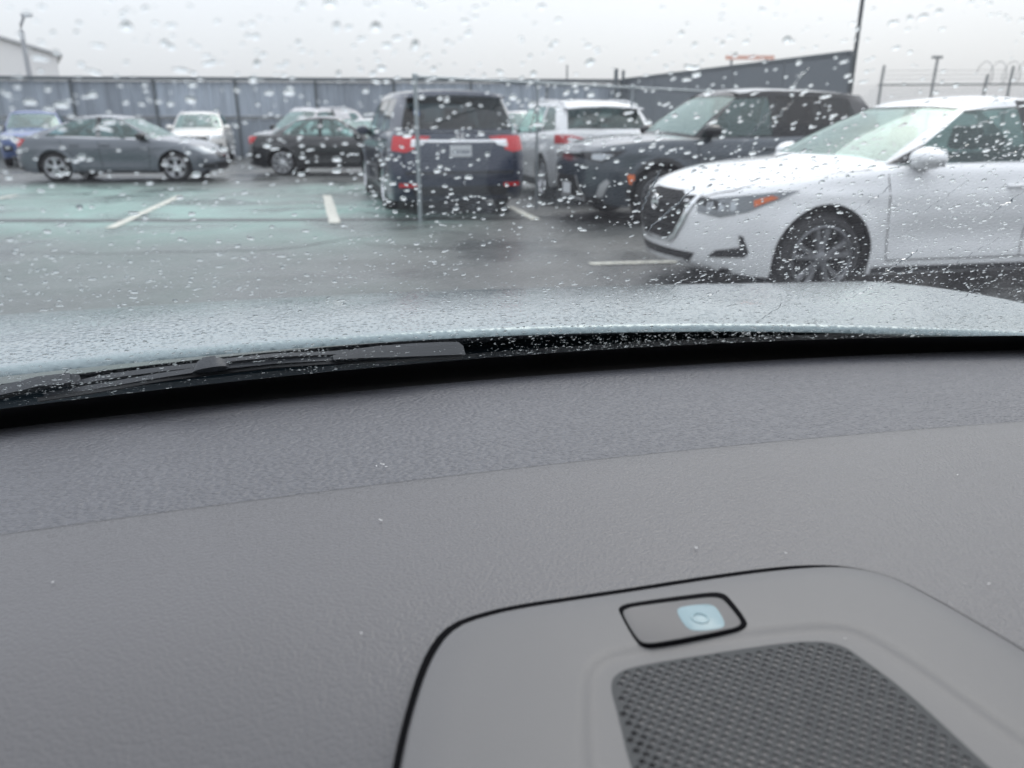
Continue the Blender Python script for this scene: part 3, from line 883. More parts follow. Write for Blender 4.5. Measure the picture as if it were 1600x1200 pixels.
        g = MB(); g.tube([(mx_, sd * (abs(hp.y) - .05), mz - .02), (mx_ + .01, sd * (abs(hp.y) + .08), mz - .02)], [.035, .025], 8); g.build("mirror_foot", M['gloss_black'], mo, 50)
        mc = MB(); xg = mx_ - .034; mc.add([(xg, sd * (abs(hp.y) + .02), mz - .02), (xg, sd * (abs(hp.y) + .21), mz - .02), (xg, sd * (abs(hp.y) + .21), mz + .09), (xg, sd * (abs(hp.y) + .02), mz + .09)], [(0, 1, 2, 3)])
        mc.build("mirror_glass", M['chrome'], mo)
        # window surround strip
        if S.get('beltstrip'):
            seam("window_strip", [(G['side'][0][0] - .1, Y, zsh(G['side'][0][0]) + .005), (0, Y, zsh(0) + .005), (G['doorr'] - .1, Y, zsh(G['doorr']) + .005)], dd, .02, M[S['beltstrip']], .006)
        # black sill strip
        seam("sill_trim", [(xa - Ra - .03, Y, zsill + .03), (0, Y, zsill + .03), (xb_ + Ra + .03, Y, zsill + .03)], dd, S.get('sillw', .05), M['black'], .004)
    S['_extra'] and S['_extra'](dict(root=root, patch=patch, seam=seam, hit=hit, hw=hw, xf=xf, xr=xr, xa=xa, xb=xb_, Ra=Ra, zsh=zsh, S=S, zsill=zsill))
    return root

def mirr(pts): return [(x, -y, z) for x, y, z in pts]

def plate(c, x, z, d, w=.30, h=.15):
    s = 1 if d > 0 else -1
    hp, _ = c['hit'](Vector((x, 0, z)), Vector((-s, 0, 0)))
    xx = hp.x + s * .012
    g = MB(); g.box(xx - .004, xx + .004, -w/2, w/2, z - h/2, z + h/2); p = g.build("license_plate", M['plate'], c['root'], None, .003)
    return p, xx + s * .0055

# --- tail and nose dressing
def extra_sentra(c):
    P, hw, xf = c['patch'], c['hw'], c['xf']
    F = (-1, 0, 0)
    P("grille", [(xf, .47, .735), (xf, .30, .755), (xf, -.30, .755), (xf, -.47, .735), (xf, -.40, .55), (xf, -.33, .44), (xf, -.26, .40), (xf, .26, .40), (xf, .33, .44), (xf, .40, .55)], F, M['grille_black'], .004, .05)
    for k in range(5):
        z = .46 + k * .052; y = .30 + k * .022
        c['seam']("grille_bar", [(xf, y, z), (xf, 0, z), (xf, -y, z)], F, .010, M['black'], .012)
    # chrome V
    for s in (1, -1):
        c['seam']("chrome_trim", [(xf, s * .49, .735), (xf, s * .41, .56), (xf, s * .335, .44), (xf, s * .26, .395)], F, .038, M['chrome'], .016)
    c['seam']("chrome_trim", [(xf, .27, .393), (xf, 0, .385), (xf, -.27, .393)], F, .022, M['chrome'], .016)
    P("lower_grille", [(xf, .52, .33), (xf, -.52, .33), (xf, -.44, .235), (xf, .44, .235)], F, M['black'], .004, .06)
    c['seam']("lip_trim", [(xf, .62, .235), (xf, .3, .218), (xf, -.3, .218), (xf, -.62, .235)], F, .03, M['chrome'], .014)
    hp, _ = c['hit'](Vector((xf, 0, .655)), Vector(F))
    g = MB(); pts = [(hp.x + .03, .055 * math.cos(a), .655 + .055 * math.sin(a)) for a in [k * math.pi / 12 for k in range(25)]]
    g.tube(pts, .008, 6, False); g.box(hp.x + .022, hp.x + .034, -.06, .06, .645, .667); g.build("badge", M['chrome'], c['root'], 40)
    for s in (1, -1):
        d = (-.62, -s * .78, 0)
        hl = [(xf - .10, s * .52, .700), (xf - .10, s * .54, .625), (xf - .2, s * .70, .600), (xf - .36, s * .80, .645), (xf - .56, s * .865, .735), (xf - .70, s * .87, .792), (xf - .52, s * .85, .780), (xf - .36, s * .78, .758), (xf - .2, s * .68, .735)]
        h = P("headlight", hl, d, M['lamp_dark'], .006, .045)
        P("headlight_bezel", [(xf - .09, s * .50, .712), (xf - .09, s * .52, .69), (xf - .12, s * .60, .672), (xf - .2, s * .70, .648), (xf - .22, s * .72, .7), (xf - .14, s * .62, .722)], d, M['gloss_black'], .010, .04, parent=h)
        P("turn_lens", [(xf - .385, s * .83, .680), (xf - .55, s * .86, .745), (xf - .50, s * .85, .760), (xf - .40, s * .80, .725)], d, M['amber'], .012, .04, parent=h)
        for k in range(3):
            q = xf - .15 - k * .06; yy = s * (.60 + k * .06)
            P("reflector", [(q, yy, .695 + .006 * k), (q, yy, .64 + .003 * k), (q - .03, yy + s * .03, .645 + .003 * k), (q - .03, yy + s * .03, .705 + .006 * k)], d, M['lamp'], .010, .04, parent=h)
        # fog pocket: sculpted L-shaped opening
        fp = P("fog_pocket", [(xf - .17, s * .62, .315), (xf - .36, s * .80, .33), (xf - .385, s * .82, .36), (xf - .345, s * .80, .475), (xf - .32, s * .78, .485), (xf - .33, s * .79, .40), (xf - .2, s * .68, .368)], d, M['black'], .006, .035)
        P("hood_flash", [(xf - .05, s * .40, .725), (xf - .12, s * .56, .735), (xf - .10, s * .54, .755), (xf - .04, s * .36, .748)], d, M['chrome'], .01, .04)
        c['seam']("hood_seam", [(xf - .11, s * .5, .78), (xf - .3, s * .70, .80), (xf - .7, s * .80, .85), (1.0, s * .83, .93)], (0, -s * .35, -1), .008)
        hl2 = [(c['xr'] + .3, s * .84, .90), (c['xr'] + .05, s * .55, .92), (c['xr'] + .04, s * .5, .80), (c['xr'] + .3, s * .85, .76)]
        P("tail_light", hl2, (.6, -s * .8, 0), M['red'], .006, .05)
        # black sail panel in front of the mirror
        P("mirror_sail", [(.86, s * hw, .955), (.58, s * hw, .965), (.58, s * hw, 1.085)], (0, -s, 0), M['gloss_black'], .007, .04)

def extra_sedan_plain(c):
    P, hw, xf, xr = c['patch'], c['hw'], c['xf'], c['xr']; S = c['S']
    z0 = S.get('lampz', .78)
    for s in (1, -1):
        P("headlight", [(xf - .02, s * .45, .70), (xf - .02, s * .48, .61), (xf - .25, s * .74, .60), (xf - .62, s * .84, .77), (xf - .3, s * .74, .75)], (-.6, -s * .8, 0), M['lamp'], .006, .05)
        P("tail_light", [(xr + .42, s * .85, z0 + .12), (xr + .12, s * .62, z0 + .15), (xr + .06, s * .45, z0 + .12), (xr + .06, s * .46, z0 - .05), (xr + .12, s * .66, z0 - .08), (xr + .30, s * .83, z0 - .02)], (.55, -s * .83, 0), M['red'], .007, .045)
        P("fog_pocket", [(xf - .08, s * .52, .40), (xf - .10, s * .55, .28), (xf - .3, s * .78, .30), (xf - .32, s * .8, .38)], (-.6, -s * .8, 0), M['black'], .006, .05)
        P("rear_valance", [(xr + .05, s * .05, .36), (xr + .05, s * .05, .27), (xr + .3, s * .8, .27), (xr + .3, s * .84, .33)], (.6, -s * .8, 0), M['black'], .005, .06)
        P("bumper_reflector", [(xr + .14, s * .7, .40), (xr + .24, s * .78, .40), (xr + .24, s * .78, .36), (xr + .14, s * .7, .36)], (.6, -s * .8, 0), M['lamp_white'], .006, .05)
    P("grille", [(xf, .40, .64), (xf, -.40, .64), (xf, -.34, .50), (xf, .34, .50)], (-1, 0, 0), M['gloss_black'], .005, .06)
    P("lower_grille", [(xf, .50, .42), (xf, -.50, .42), (xf, -.42, .27), (xf, .42, .27)], (-1, 0, 0), M['black'], .005, .06)
    plate(c, xr, .70, -1)

def extra_suv_front(c):
    P, hw, xf, xr = c['patch'], c['hw'], c['xf'], c['xr']; S = c['S']; zf = S.get('nose', .92)
    F = (-1, 0, 0)
    P("grille", [(xf, .50, zf - .06), (xf, -.50, zf - .06), (xf, -.38, zf - .30), (xf, .38, zf - .30)], F, M['gloss_black'], .004, .06)
    for s in (1, -1):
        c['seam']("chrome_trim", [(xf, s * .52, zf - .05), (xf, s * .40, zf - .28), (xf, s * .28, zf - .34), (xf, 0, zf - .345)], F, .05, M[S.get('vtrim', 'chrome')], .012)
        d = (-.75, -s * .65, 0)
        P("headlight", [(xf - .03, s * .55, zf - .03), (xf - .03, s * .55, zf - .10), (xf - .22, s * .82, zf - .12), (xf - .42, s * .90, zf - .03), (xf - .25, s * .82, zf + .0)], d, M['lamp'], .006, .05)
        P("fog_pocket", [(xf - .06, s * .56, .62), (xf - .06, s * .54, .46), (xf - .22, s * .84, .46), (xf - .22, s * .86, .64)], d, M['gloss_black'], .006, .05)
        P("lamp_pod", [(xf - .09, s * .64, .60), (xf - .09, s * .64, .54), (xf - .16, s * .76, .54), (xf - .16, s * .76, .61)], d, M['lamp_white'], .012, .05)
        P("tail_light", [(xr + .3, s * .90, 1.05), (xr + .05, s * .6, 1.04), (xr + .05, s * .6, .92), (xr + .3, s * .9, .90)], (.6, -s * .8, 0), M['red'], .006, .06)
        rail = MB(); rz = pc(c['S']['gh']['roof'])
        xs_ = [.3, .1, -.5, -1.1, -1.5]
        rail.tube([(x, s * hw * c['S']['gh']['wth'] * .93, rz(x) + (.02 if i in (0, 4) else .055)) for i, x in enumerate(xs_)], .018, 6)
        rail.build("roof_rail", M['rim_silver'], c['root'], 50)
    P("lower_grille", [(xf, .52, .48), (xf, -.52, .48), (xf, -.46, .34), (xf, .46, .34)], F, M['black'], .005, .06)
    c['seam']("skid_trim", [(xf, .62, .31), (xf, .4, .29), (xf, -.4, .29), (xf, -.62, .31)], F, .05, M['skid'], .012)
    hp, _ = c['hit'](Vector((xf, 0, zf - .17)), Vector(F))
    g = MB(); g.tube([(hp.x + .02, .075 * math.cos(a), zf - .17 + .075 * math.sin(a)) for a in [k * math.pi / 10 for k in range(21)]], .011, 6, False)
    g.box(hp.x + .012, hp.x + .028, -.085, .085, zf - .186, zf - .154); g.build("badge", M['chrome'], c['root'], 40)
    plate(c, xf, .56, 1)

def extra_dark(c):
    P, hw, xf, xr = c['patch'], c['hw'], c['xf'], c['xr']; F = (-1, 0, 0)
    P("grille", [(xf, .34, .60), (xf, -.34, .60), (xf, -.50, .34), (xf, -.40, .27), (xf, .40, .27), (xf, .50, .34)], F, M['black'], .005, .06)
    for s in (1, -1):
        d = (-.75, -s * .65, 0)
        c['seam']("skid_trim", [(xf, s * .34, .61), (xf, s * .505, .345), (xf, s * .41, .262), (xf, 0, .262)], F, .032, M['skid'], .012)
        h = P("headlight", [(xf - .02, s * .40, .90), (xf - .02, s * .40, .845), (xf - .10, s * .62, .80), (xf - .22, s * .76, .775), (xf - .36, s * .86, .85), (xf - .46, s * .90, .925), (xf - .2, s * .74, .90)], d, M['gloss_black'], .006, .045)
        P("headlight_lens", [(xf - .13, s * .64, .875), (xf - .13, s * .64, .815), (xf - .22, s * .76, .80), (xf - .34, s * .86, .87), (xf - .2, s * .74, .885)], d, M['lamp'], .011, .04, parent=h)
        P("bumper_wing", [(xf - .16, s * .70, .36), (xf - .22, s * .78, .36), (xf - .30, s * .84, .54), (xf - .27, s * .82, .585), (xf - .20, s * .77, .52)], d, M['skid'], .01, .04)
        P("air_dam", [(xf - .05, s * .50, .33), (xf - .18, s * .74, .36), (xf - .24, s * .80, .28), (xf - .06, s * .5, .26)], d, M['black'], .006, .05)
        P("turn_lens", [(xf - .46, s * .93, .64), (xf - .56, s * .93, .63), (xf - .56, s * .93, .50), (xf - .49, s * .93, .53)], (-.3, -s, 0), M['amber'], .008, .04)
        P("tail_light", [(xr + .3, s * .90, 1.05), (xr + .05, s * .6, 1.04), (xr + .05, s * .6, .95), (xr + .3, s * .9, .95)], (.6, -s * .8, 0), M['red'], .006, .06)
        c['seam']("arch_trim", [(c['xa'] + (c['Ra'] + .03) * math.cos(a), s * hw, c['S']['tr'] + .01 + (c['Ra'] + .03) * math.sin(a)) for a in [R(q) for q in range(0, 181, 12)]], (0, -s, 0), .06, M['black'], .006)
    P("upper_grille", [(xf, .40, .87), (xf, -.40, .87), (xf, -.40, .825), (xf, .40, .825)], F, M['gloss_black'], .006, .06)
    plate(c, xf, .43, 1)

def extra_minivan(c):
    P, hw, xf, xr = c['patch'], c['hw'], c['xf'], c['xr']; T = (1, 0, 0)
    for s in (1, -1):
        d = (.80, -s * .60, 0)
        t = P("tail_light", [(xr + .22, s * .94, 1.075), (xr + .02, s * .72, 1.08), (xr + .0, s * .50, 1.07), (xr + .0, s * .52, 1.025), (xr + .02, s * .70, .995), (xr + .02, s * .70, .89), (xr + .04, s * .82, .855), (xr + .22, s * .95, .88)], d, M['red'], .010, .045)
        P("reverse_lens", [(xr, s * .50, 1.0), (xr, s * .69, .985), (xr, s * .69, .925), (xr, s * .53, .955)], T, M['lamp_white'], .012, .04, parent=t)
        P("bumper_reflector", [(xr, s * .62, .435), (xr + .1, s * .88, .445), (xr + .1, s * .88, .385), (xr, s * .64, .385)], (.95, -s * .3, 0), M['red'], .008, .05)
        c['seam']("slide_rail", [(-.4, s * hw, 1.02), (-1.6, s * hw, 1.02), (-2.1, s * hw * .98, 1.02)], (0, -s, 0), .02, M['dark'], .004)
        c['seam']("tailgate_seam", [(xr, s * .80, .87), (xr, s * .80, .6), (xr, s * .74, .52), (xr, 0, .51)], T, .010)
        P("headlight", [(xf - .02, s * .5, .80), (xf - .02, s * .5, .70), (xf - .3, s * .86, .72), (xf - .5, s * .94, .86), (xf - .3, s * .86, .84)], (-.7, -s * .7, 0), M['lamp'], .006, .06)
    c['seam']("chrome_trim", [(xr, .68, 1.01), (xr, .3, 1.005), (xr, -.3, 1.005), (xr, -.68, 1.01)], T, .035, M['chrome'], .012)
    c['seam']("window_ledge", [(xr, .78, 1.115), (xr, 0, 1.12), (xr, -.78, 1.115)], T, .03, M['rim_silver'], .012)
    # raised chrome letter badge
    hp, _ = c['hit'](Vector((xr, 0, 1.06)), Vector(T)); bx = hp.x
    g = MB()
    for y in (-.036, .036): g.box(bx - .022, bx - .002, y - .009, y + .009, 1.015, 1.105)
    g.box(bx - .020, bx - .002, -.03, .03, 1.052, 1.068)
    sq = [(-.06, 1.005), (.06, 1.005), (.068, 1.06), (.055, 1.115), (-.055, 1.115), (-.068, 1.06), (-.06, 1.005)]
    g.tube([(bx - .014, y, z) for y, z in sq], .006, 6, False)
    g.build("badge", M['chrome'], c['root'], 40)
    p, px_ = plate(c, xr, .875, -1, .31, .155)
    g = MB()
    for k in range(7):
        y = .10 - k * .033 - (.012 if k > 2 else 0)
        g.box(px_ - .001, px_ + .001, y - .009, y + .009, .84, .89)
    g.build("plate_marking", M['plate_mark'], p)
    P("bumper_step", [(xr, .80, .60), (xr, -.80, .60), (xr, -.78, .565), (xr, .78, .565)], T, M['black'], .006, .07)
    P("rear_valance", [(xr, .72, .40), (xr, -.72, .40), (xr, -.66, .27), (xr, .66, .27)], T, M['black'], .006, .07)
    # roof spoiler with lamp
    g = MB(); z = c['S']['gh']['roof'][-1][1]
    xt = c['S']['gh']['rt']
    vs = []
    for y in (-.70, -.45, 0, .45, .70):
        cz = z + .045 * (1 - (abs(y) / .75) ** 2)
        vs += [(xt + .22, y, cz + .006), (xt - .20, y, cz - .035), (xt - .21, y, cz - .06), (xt + .1, y, cz - .06)]
    fs = [(4*i + k, 4*i + (k+1) % 4, 4*i + 4 + (k+1) % 4, 4*i + 4 + k) for i in range(4) for k in range(4)] + [(0, 1, 2, 3), (19, 18, 17, 16)]
    g.add(vs, fs); g.build("roof_spoiler", c['S']['paint'], c['root'], 40)
    P("window_sticker", [(xr, .60, 1.42), (xr, .53, 1.42), (xr, .53, 1.34), (xr, .60, 1.34)], T, M['sticker'], .012, .05)
    g = MB(); g.tube([(xr + .28, -.05, 1.27), (xr + .20, .25, 1.25)], .008, 6); g.build("rear_wiper", M['black'], c['root'])

def extra_equinox(c):
    P, hw, xf, xr = c['patch'], c['hw'], c['xf'], c['xr']; T = (1, 0, 0)
    for s in (1, -1):
        d = (.72, -s * .70, 0)
        t = P("tail_light", [(xr + .36, s * .91, 1.07), (xr + .12, s * .72, 1.065), (xr + .05, s * .42, 1.00), (xr + .05, s * .42, .965), (xr + .12, s * .70, .94), (xr + .32, s * .915, .94)], d, M['red'], .010, .045)
        P("reverse_lens", [(xr + .16, s * .74, 1.03), (xr + .08, s * .60, 1.01), (xr + .08, s * .60, .97), (xr + .16, s * .74, .975)], d, M['lamp_white'], .014, .04, parent=t)
        P("bumper_reflector", [(xr + .06, s * .66, .56), (xr + .12, s * .84, .57), (xr + .12, s * .84, .52), (xr + .06, s * .66, .51)], d, M['red'], .008, .05)
        P("headlight", [(xf - .02, s * .5, .88), (xf - .02, s * .5, .8), (xf - .3, s * .86, .82), (xf - .5, s * .9, .92)], (-.7, -s * .7, 0), M['lamp'], .006, .06)
        rail = MB(); rz = pc(c['S']['gh']['roof'])
        xs_ = [.3, .1, -.5, -1.2, -1.6]
        rail.tube([(x, s * hw * c['S']['gh']['wth'] * .92, rz(x) + (.02 if i in (0, 4) else .04)) for i, x in enumerate(xs_)], .018, 6)
        rail.build("roof_rail", M['rim_silver'], c['root'], 50)
    P("rear_valance", [(xr, .80, .50), (xr, -.80, .50), (xr, -.72, .30), (xr, .72, .30)], T, M['black'], .006, .07)
    c['seam']("chrome_trim", [(xr, .40, .95), (xr, 0, .95), (xr, -.40, .95)], T, .02, M['chrome'], .01)
    hp, _ = c['hit'](Vector((xr, 0, 1.01)), Vector(T))
    g = MB(); g.box(hp.x - .022, hp.x, -.085, .085, .995, 1.025); g.box(hp.x - .0225, hp.x, -.035, .035, .98, 1.04); g.build("badge", M['gold'], c['root'])
    plate(c, xr, .80, -1)
    g = MB(); z = c['S']['gh']['roof'][-1][1]; xt = c['S']['gh']['rt']; vs = []
    for y in (-.66, -.42, 0, .42, .66):
        cz = z + .045 * (1 - (abs(y) / .7) ** 2)
        vs += [(xt + .2, y, cz + .008), (xt - .18, y, cz - .03), (xt - .19, y, cz - .055), (xt + .1, y, cz - .06)]
    fs = [(4*i + k, 4*i + (k+1) % 4, 4*i + 4 + (k+1) % 4, 4*i + 4 + k) for i in range(4) for k in range(4)] + [(0, 1, 2, 3), (19, 18, 17, 16)]
    g.add(vs, fs); g.build("roof_spoiler", c['S']['paint'], c['root'], 40)
    g = MB(); g.tube([(xr + .30, -.1, 1.20), (xr + .22, .2, 1.17)], .008, 6); g.build("rear_wiper", M['black'], c['root'])

# --- specs
def sedan_spec(**kw):
    S = dict(L=4.5, W=1.74, H=1.45, wb=2.62, fo=.90, tr=.315, sill=.19,
             zsh=[(-2.3, .93), (-1.9, .985), (-1.3, .975), (-.4, .945), (.6, .93), (.95, .91), (1.5, .84), (1.9, .76), (2.25, .66)],
             crown=[(-2.3, .02), (-1.8, .035), (0, .03), (.9, .075), (1.6, .085), (2.25, .05)],
             xfp=[(0, .10), (.15, .03), (.4, 0), (.7, .03), (.9, .09), (1, .16)],
             xrp=[(0, .12), (.15, .04), (.4, 0), (.6, .04), (.8, .05), (.95, .03), (1, .06)],
             gh=dict(wb=1.02, wt=.12, wbow=.20, rb=-1.72, rt=-.98, rbow=.16, wbh=.90, wth=.64, rw=.86,
                     side=[(.80, .02, 'w1'), (.0, -.12, 'w1'), (-.26, -.26, 'B'), (-.36, -.36, 'w2'), (-.92, -.78, 'w3'), (-1.30, -.92, 'C')],
                     roof=[(.3, 1.335), (.1, 1.375), (-.3, 1.40), (-.7, 1.375), (-1.1, 1.31)], fb=.06, ft=.90, rcrown=.05,
                     bpx=-.30, doorf=.80, doorr=-1.12, mir=(.62, .95)),
             _extra=extra_sedan_plain)
    g = kw.pop('gh', {}); S.update(kw); S['gh'] = {**S['gh'], **g}
    return S

def suv_spec(**kw):
    S = dict(L=4.65, W=1.84, H=1.70, wb=2.71, fo=.93, tr=.355, sill=.24, Ra=.415,
             zsh=[(-2.3, 1.10), (-1.9, 1.13), (-1.3, 1.11), (-.4, 1.07), (.6, 1.06), (.95, 1.05), (1.5, 1.01), (1.9, .96), (2.3, .88)],
             crown=[(-2.3, .02), (-1.8, .03), (0, .03), (.9, .055), (1.6, .065), (2.3, .03)],
             xfp=[(0, .12), (.12, .05), (.4, 0), (.7, .0), (.9, .03), (1, .10)],
             xrp=[(0, .14), (.15, .04), (.4, 0), (.6, .03), (.8, .05), (1, .10)],
             cf=.62, cr=.5, ef=2.6, er=3.0, crease=.86, hz=.93, sillw=.14, flare=.02,
             gh=dict(wb=1.08, wt=.28, wbow=.18, rb=-2.13, rt=-1.80, rbow=.12, wbh=.91, wth=.68, rw=.86, rskip=.2,
                     side=[(.86, .18, 'w1'), (.1, .0, 'w1'), (-.24, -.22, 'B'), (-.34, -.32, 'w2'), (-1.02, -.96, 'C1'), (-1.10, -1.04, 'w3'), (-1.62, -1.40, 'C')],
                     roof=[(.3, 1.585), (.1, 1.62), (-.5, 1.65), (-1.2, 1.63), (-1.85, 1.58)], fb=.06, ft=.88, rcrown=.05,
                     bpx=-.28, doorf=.85, doorr=-1.2, mir=(.66, 1.12)),
             nose=.92, _extra=extra_suv_front)
    g = kw.pop('gh', {}); S.update(kw); S['gh'] = {**S['gh'], **g}
    return S

P_white = paint("paint_white", (0.80, 0.81, 0.82), rough=.4)
P_grey = paint("paint_grey_blue", (0.115, 0.13, 0.15), metal=.35, rough=.35)
P_black = paint("paint_black", (0.005, 0.006, 0.008), rough=.3)
P_navy = paint("paint_navy", (0.012, 0.022, 0.05), metal=.15, rough=.3)
P_gun = paint("paint_gunmetal", (0.042, 0.056, 0.070), metal=.35, rough=.3)
P_blue = paint("paint_blue", (0.06, 0.105, 0.26), metal=.3, rough=.35)
P_silver = paint("paint_silver", (0.46, 0.46, 0.47), metal=.5, rough=.35)
P_pearl = paint("paint_pearl", (0.74, 0.73, 0.70), rough=.4)

def pose(x, y, deg): return (x, y, 0), R(deg)

# near white sedan on the right
S = sedan_spec(L=4.64, W=1.815, H=1.447, wb=2.71, fo=.915, tr=.317, Ra=.375, paint=P_white, hood_crease=.012, xfp=[(0, .09), (.15, .02), (.4, 0), (.7, .0), (.88, .025), (1, .085)],
    zsh=[(-2.35, .98), (-1.9, 1.01), (-1.3, .985), (-.4, .955), (.6, .945), (.95, .93), (1.4, .885), (1.8, .83), (2.1, .785), (2.27, .735)],
    rim='rim_dark', spokes=5, pair=True, sw=.022, spread=.20, rimf=.74, _extra=extra_sentra, glass_ws=M['g_mint'], scallop=.03, flare=.012, cf=.80, ef=2.35,
    gh=dict(wb=1.20, wt=.24, wbow=.30, roof=[(.4, 1.30), (.15, 1.36), (-.3, 1.395), (-.8, 1.365), (-1.2, 1.29)], doorf=.90,
            side=[(.86, .10, 'w1'), (.05, -.08, 'w1'), (-.26, -.26, 'B'), (-.36, -.36, 'w2'), (-1.0, -.85, 'w3'), (-1.36, -.95, 'C')], mir=(.62, .965)))
S['glass'] = thin_glass('glass_side_dark', (.42, .54, .53), 1.7, refl=(.82, .97, .94))
build_car("white_sedan", S, *pose(3.36, 6.60, 191), "white sedan with a black grille and amber corner lens parked nearest on the right")

# dark SUV behind it
S = suv_spec(L=4.70, W=1.86, paint=P_gun, roof_paint=P_gun, pillar_paint=M['gloss_black'], mirror_paint=M['gloss_black'], rim='rim_dark', _extra=extra_dark,
    glass_w1=M['g_side'], glass_w2=M['g_dark'], glass_w3=M['g_dark'], glass_rw=M['g_dark'],
    gh=dict(wt=.20, roof=[(.3, 1.575), (.1, 1.62), (-.5, 1.65), (-1.2, 1.63), (-1.85, 1.58)]))
S['zsh'] = [(-2.3, 1.10), (-1.9, 1.13), (-1.3, 1.11), (-.4, 1.07), (.6, 1.06), (.95, 1.055), (1.5, 1.035), (1.9, 1.0), (2.32, .945)]; S['cf'] = .52; S['ef'] = 3.0
build_car("dark_suv", S, *pose(2.93, 11.25, 195.7), "dark gunmetal suv with silver bumper trim and black pillars beside the white sedan")

# navy minivan seen from behind
S = suv_spec(L=5.16, W=1.99, H=1.735, wb=3.0, fo=.95, tr=.355, sill=.19, rrise=.0, paint=P_navy, rim='rim_silver', _extra=extra_minivan,
    zsh=[(-2.7, 1.10), (-2.2, 1.14), (-1.3, 1.12), (-.4, 1.08), (.6, 1.04), (1.2, 1.02), (1.8, .95), (2.3, .86), (2.45, .80)],
    xrp=[(0, .10), (.12, .02), (.35, 0), (.55, .02), (.8, .05), (1, .10)], cr=.42, er=3.4, hz=1.0,
    glass=M['g_dark'], glass_w1=M['g_side'],
    gh=dict(wb=1.55, wt=.45, wbow=.22, rb=-2.58, rt=-2.30, rbow=.10, wbh=.93, wth=.74, rw=.87, rskip=.2,
            side=[(1.25, .35, 'w1'), (.35, .15, 'w1'), (.05, .0, 'B'), (-.05, -.10, 'w2'), (-1.15, -1.12, 'C1'), (-1.25, -1.2, 'w3'), (-2.15, -2.0, 'C')],
            roof=[(.5, 1.60), (.1, 1.66), (-.7, 1.69), (-1.6, 1.675), (-2.35, 1.63)], bpx=.0, doorf=1.2, doorr=-1.2, mir=(1.05, 1.1), ft=.86))
build_car("minivan", S, *pose(-1.43, 13.87, 105.4), "dark navy minivan seen from behind with red lamps and a chrome badge", "minivan")

# white SUV seen from behind
S = suv_spec(L=4.65, W=1.84, H=1.66, paint=P_white, rim='rim_silver', _extra=extra_equinox, glass=M['g_side'], glass_rw=M['g_rear'], glass_w3=M['g_rear'],
    gh=dict(rb=-2.17, rt=-1.74, wth=.745, side=[(.86, .18, 'w1'), (.1, .0, 'w1'), (-.24, -.22, 'B'), (-.34, -.32, 'w2'), (-1.02, -.96, 'C1'), (-1.12, -1.06, 'w3'), (-1.90, -1.50, 'C')],
            roof=[(.3, 1.54), (.1, 1.58), (-.5, 1.605), (-1.2, 1.575), (-1.85, 1.51)], rw=.82))
build_car("white_suv", S, *pose(1.07, 15.20, 103.9), "white suv seen from behind with red swept lamps between the minivan and the dark suv")

# grey sedan side-on at the left
S = sedan_spec(L=4.495, W=1.74, paint=P_grey, rim='rim_silver', spokes=5, pair=True, sw=.02, beltstrip='chrome', lampz=.80, handle=P_grey, glass=M['g_side'], mirror_paint=M['gloss_black'],
    gh=dict(rb=-1.98, rt=-.80, wb=1.10, wt=.18, side=[(.86, .10, 'w1'), (.05, -.06, 'w1'), (-.26, -.26, 'B'), (-.36, -.36, 'w2'), (-.98, -.74, 'w3'), (-1.50, -.84, 'C')],
            roof=[(.3, 1.325), (.1, 1.365), (-.25, 1.395), (-.6, 1.385), (-.9, 1.345)]))
build_car("grey_sedan", S, *pose(-8.94, 18.74, 3.8), "slate grey sedan parked side-on at the left with bright alloy wheels")

# black sedan
S = sedan_spec(L=4.54, W=1.76, wb=2.60, fo=.93, paint=P_black, rim='rim_silver', spokes=9, pair=True, sw=.014, spread=.12, rimf=.78, lampz=.82, glass=M['g_side'],
    gh=dict(wb=1.12, wt=.22))
build_car("black_sedan", S, *pose(-4.53, 21.17, -.4), "black sedan parked side-on left of the navy minivan")

# back row, facing the lot
S = suv_spec(paint=P_pearl, glass=M['g_side'])
build_car("cream_suv", S, *pose(-11.0, 28.87 - .2, -75.4), "off-white suv facing the lot behind the grey sedan's nose")
S = suv_spec(paint=P_blue, mirror_paint=M['black'], vtrim='rim_silver')
build_car("blue_suv", S, *pose(-15.6, 26.6, -64), "bright blue suv facing the lot on the far left behind the grey sedan")
S = suv_spec(paint=P_silver, mirror_paint=M['black'], H=1.75, gh=dict(wb=1.35, wt=.45, mir=(.9, 1.12), side=[(1.12, .36, 'w1'), (.1, .0, 'w1'), (-.24, -.22, 'B'), (-.34, -.32, 'C1'), (-1.02, -.96, 'C1'), (-1.10, -1.04, 'w3'), (-1.62, -1.40, 'C')],
    roof=[(.6, 1.64), (.3, 1.70), (-.5, 1.73), (-1.2, 1.70), (-1.85, 1.64)]))
build_car("silver_van", S, *pose(-6.75, 27.6, -120), "silver van partly hidden behind the black sedan's tail", "van")
S = sedan_spec(paint=P_white)
build_car("white_sedan", S, *pose(-4.75, 27.6, -82), "white sedan showing only its roof and windscreen behind the black sedan's nose")
S = suv_spec(paint=P_silver)
build_car("silver_suv", S, *pose(0.35, 27.0, -92), "silver suv showing its roof and windscreen between the minivan and the white suv")

# ------------------------------------------------------------------ the car we sit in
PSI = R(15.0)
own = empty("car", (.11, .34, 0), PSI)
tag(own, "pale silver-blue car seen from inside with grey dashboard and rain-covered windscreen", "car")
cP, sP = math.cos(PSI), math.sin(PSI)
def car_uv(p):
    x, y = p.x - .11, p.y - .34
    return Vector((x * cP + y * sP, -x * sP + y * cP, p.z))
def to_world(q):
    return Vector((.11 + q[0] * cP - q[1] * sP, .34 + q[0] * sP + q[1] * cP, q[2]))
def cpx(px, py, z=.972): return car_uv(atz(px, py, z))

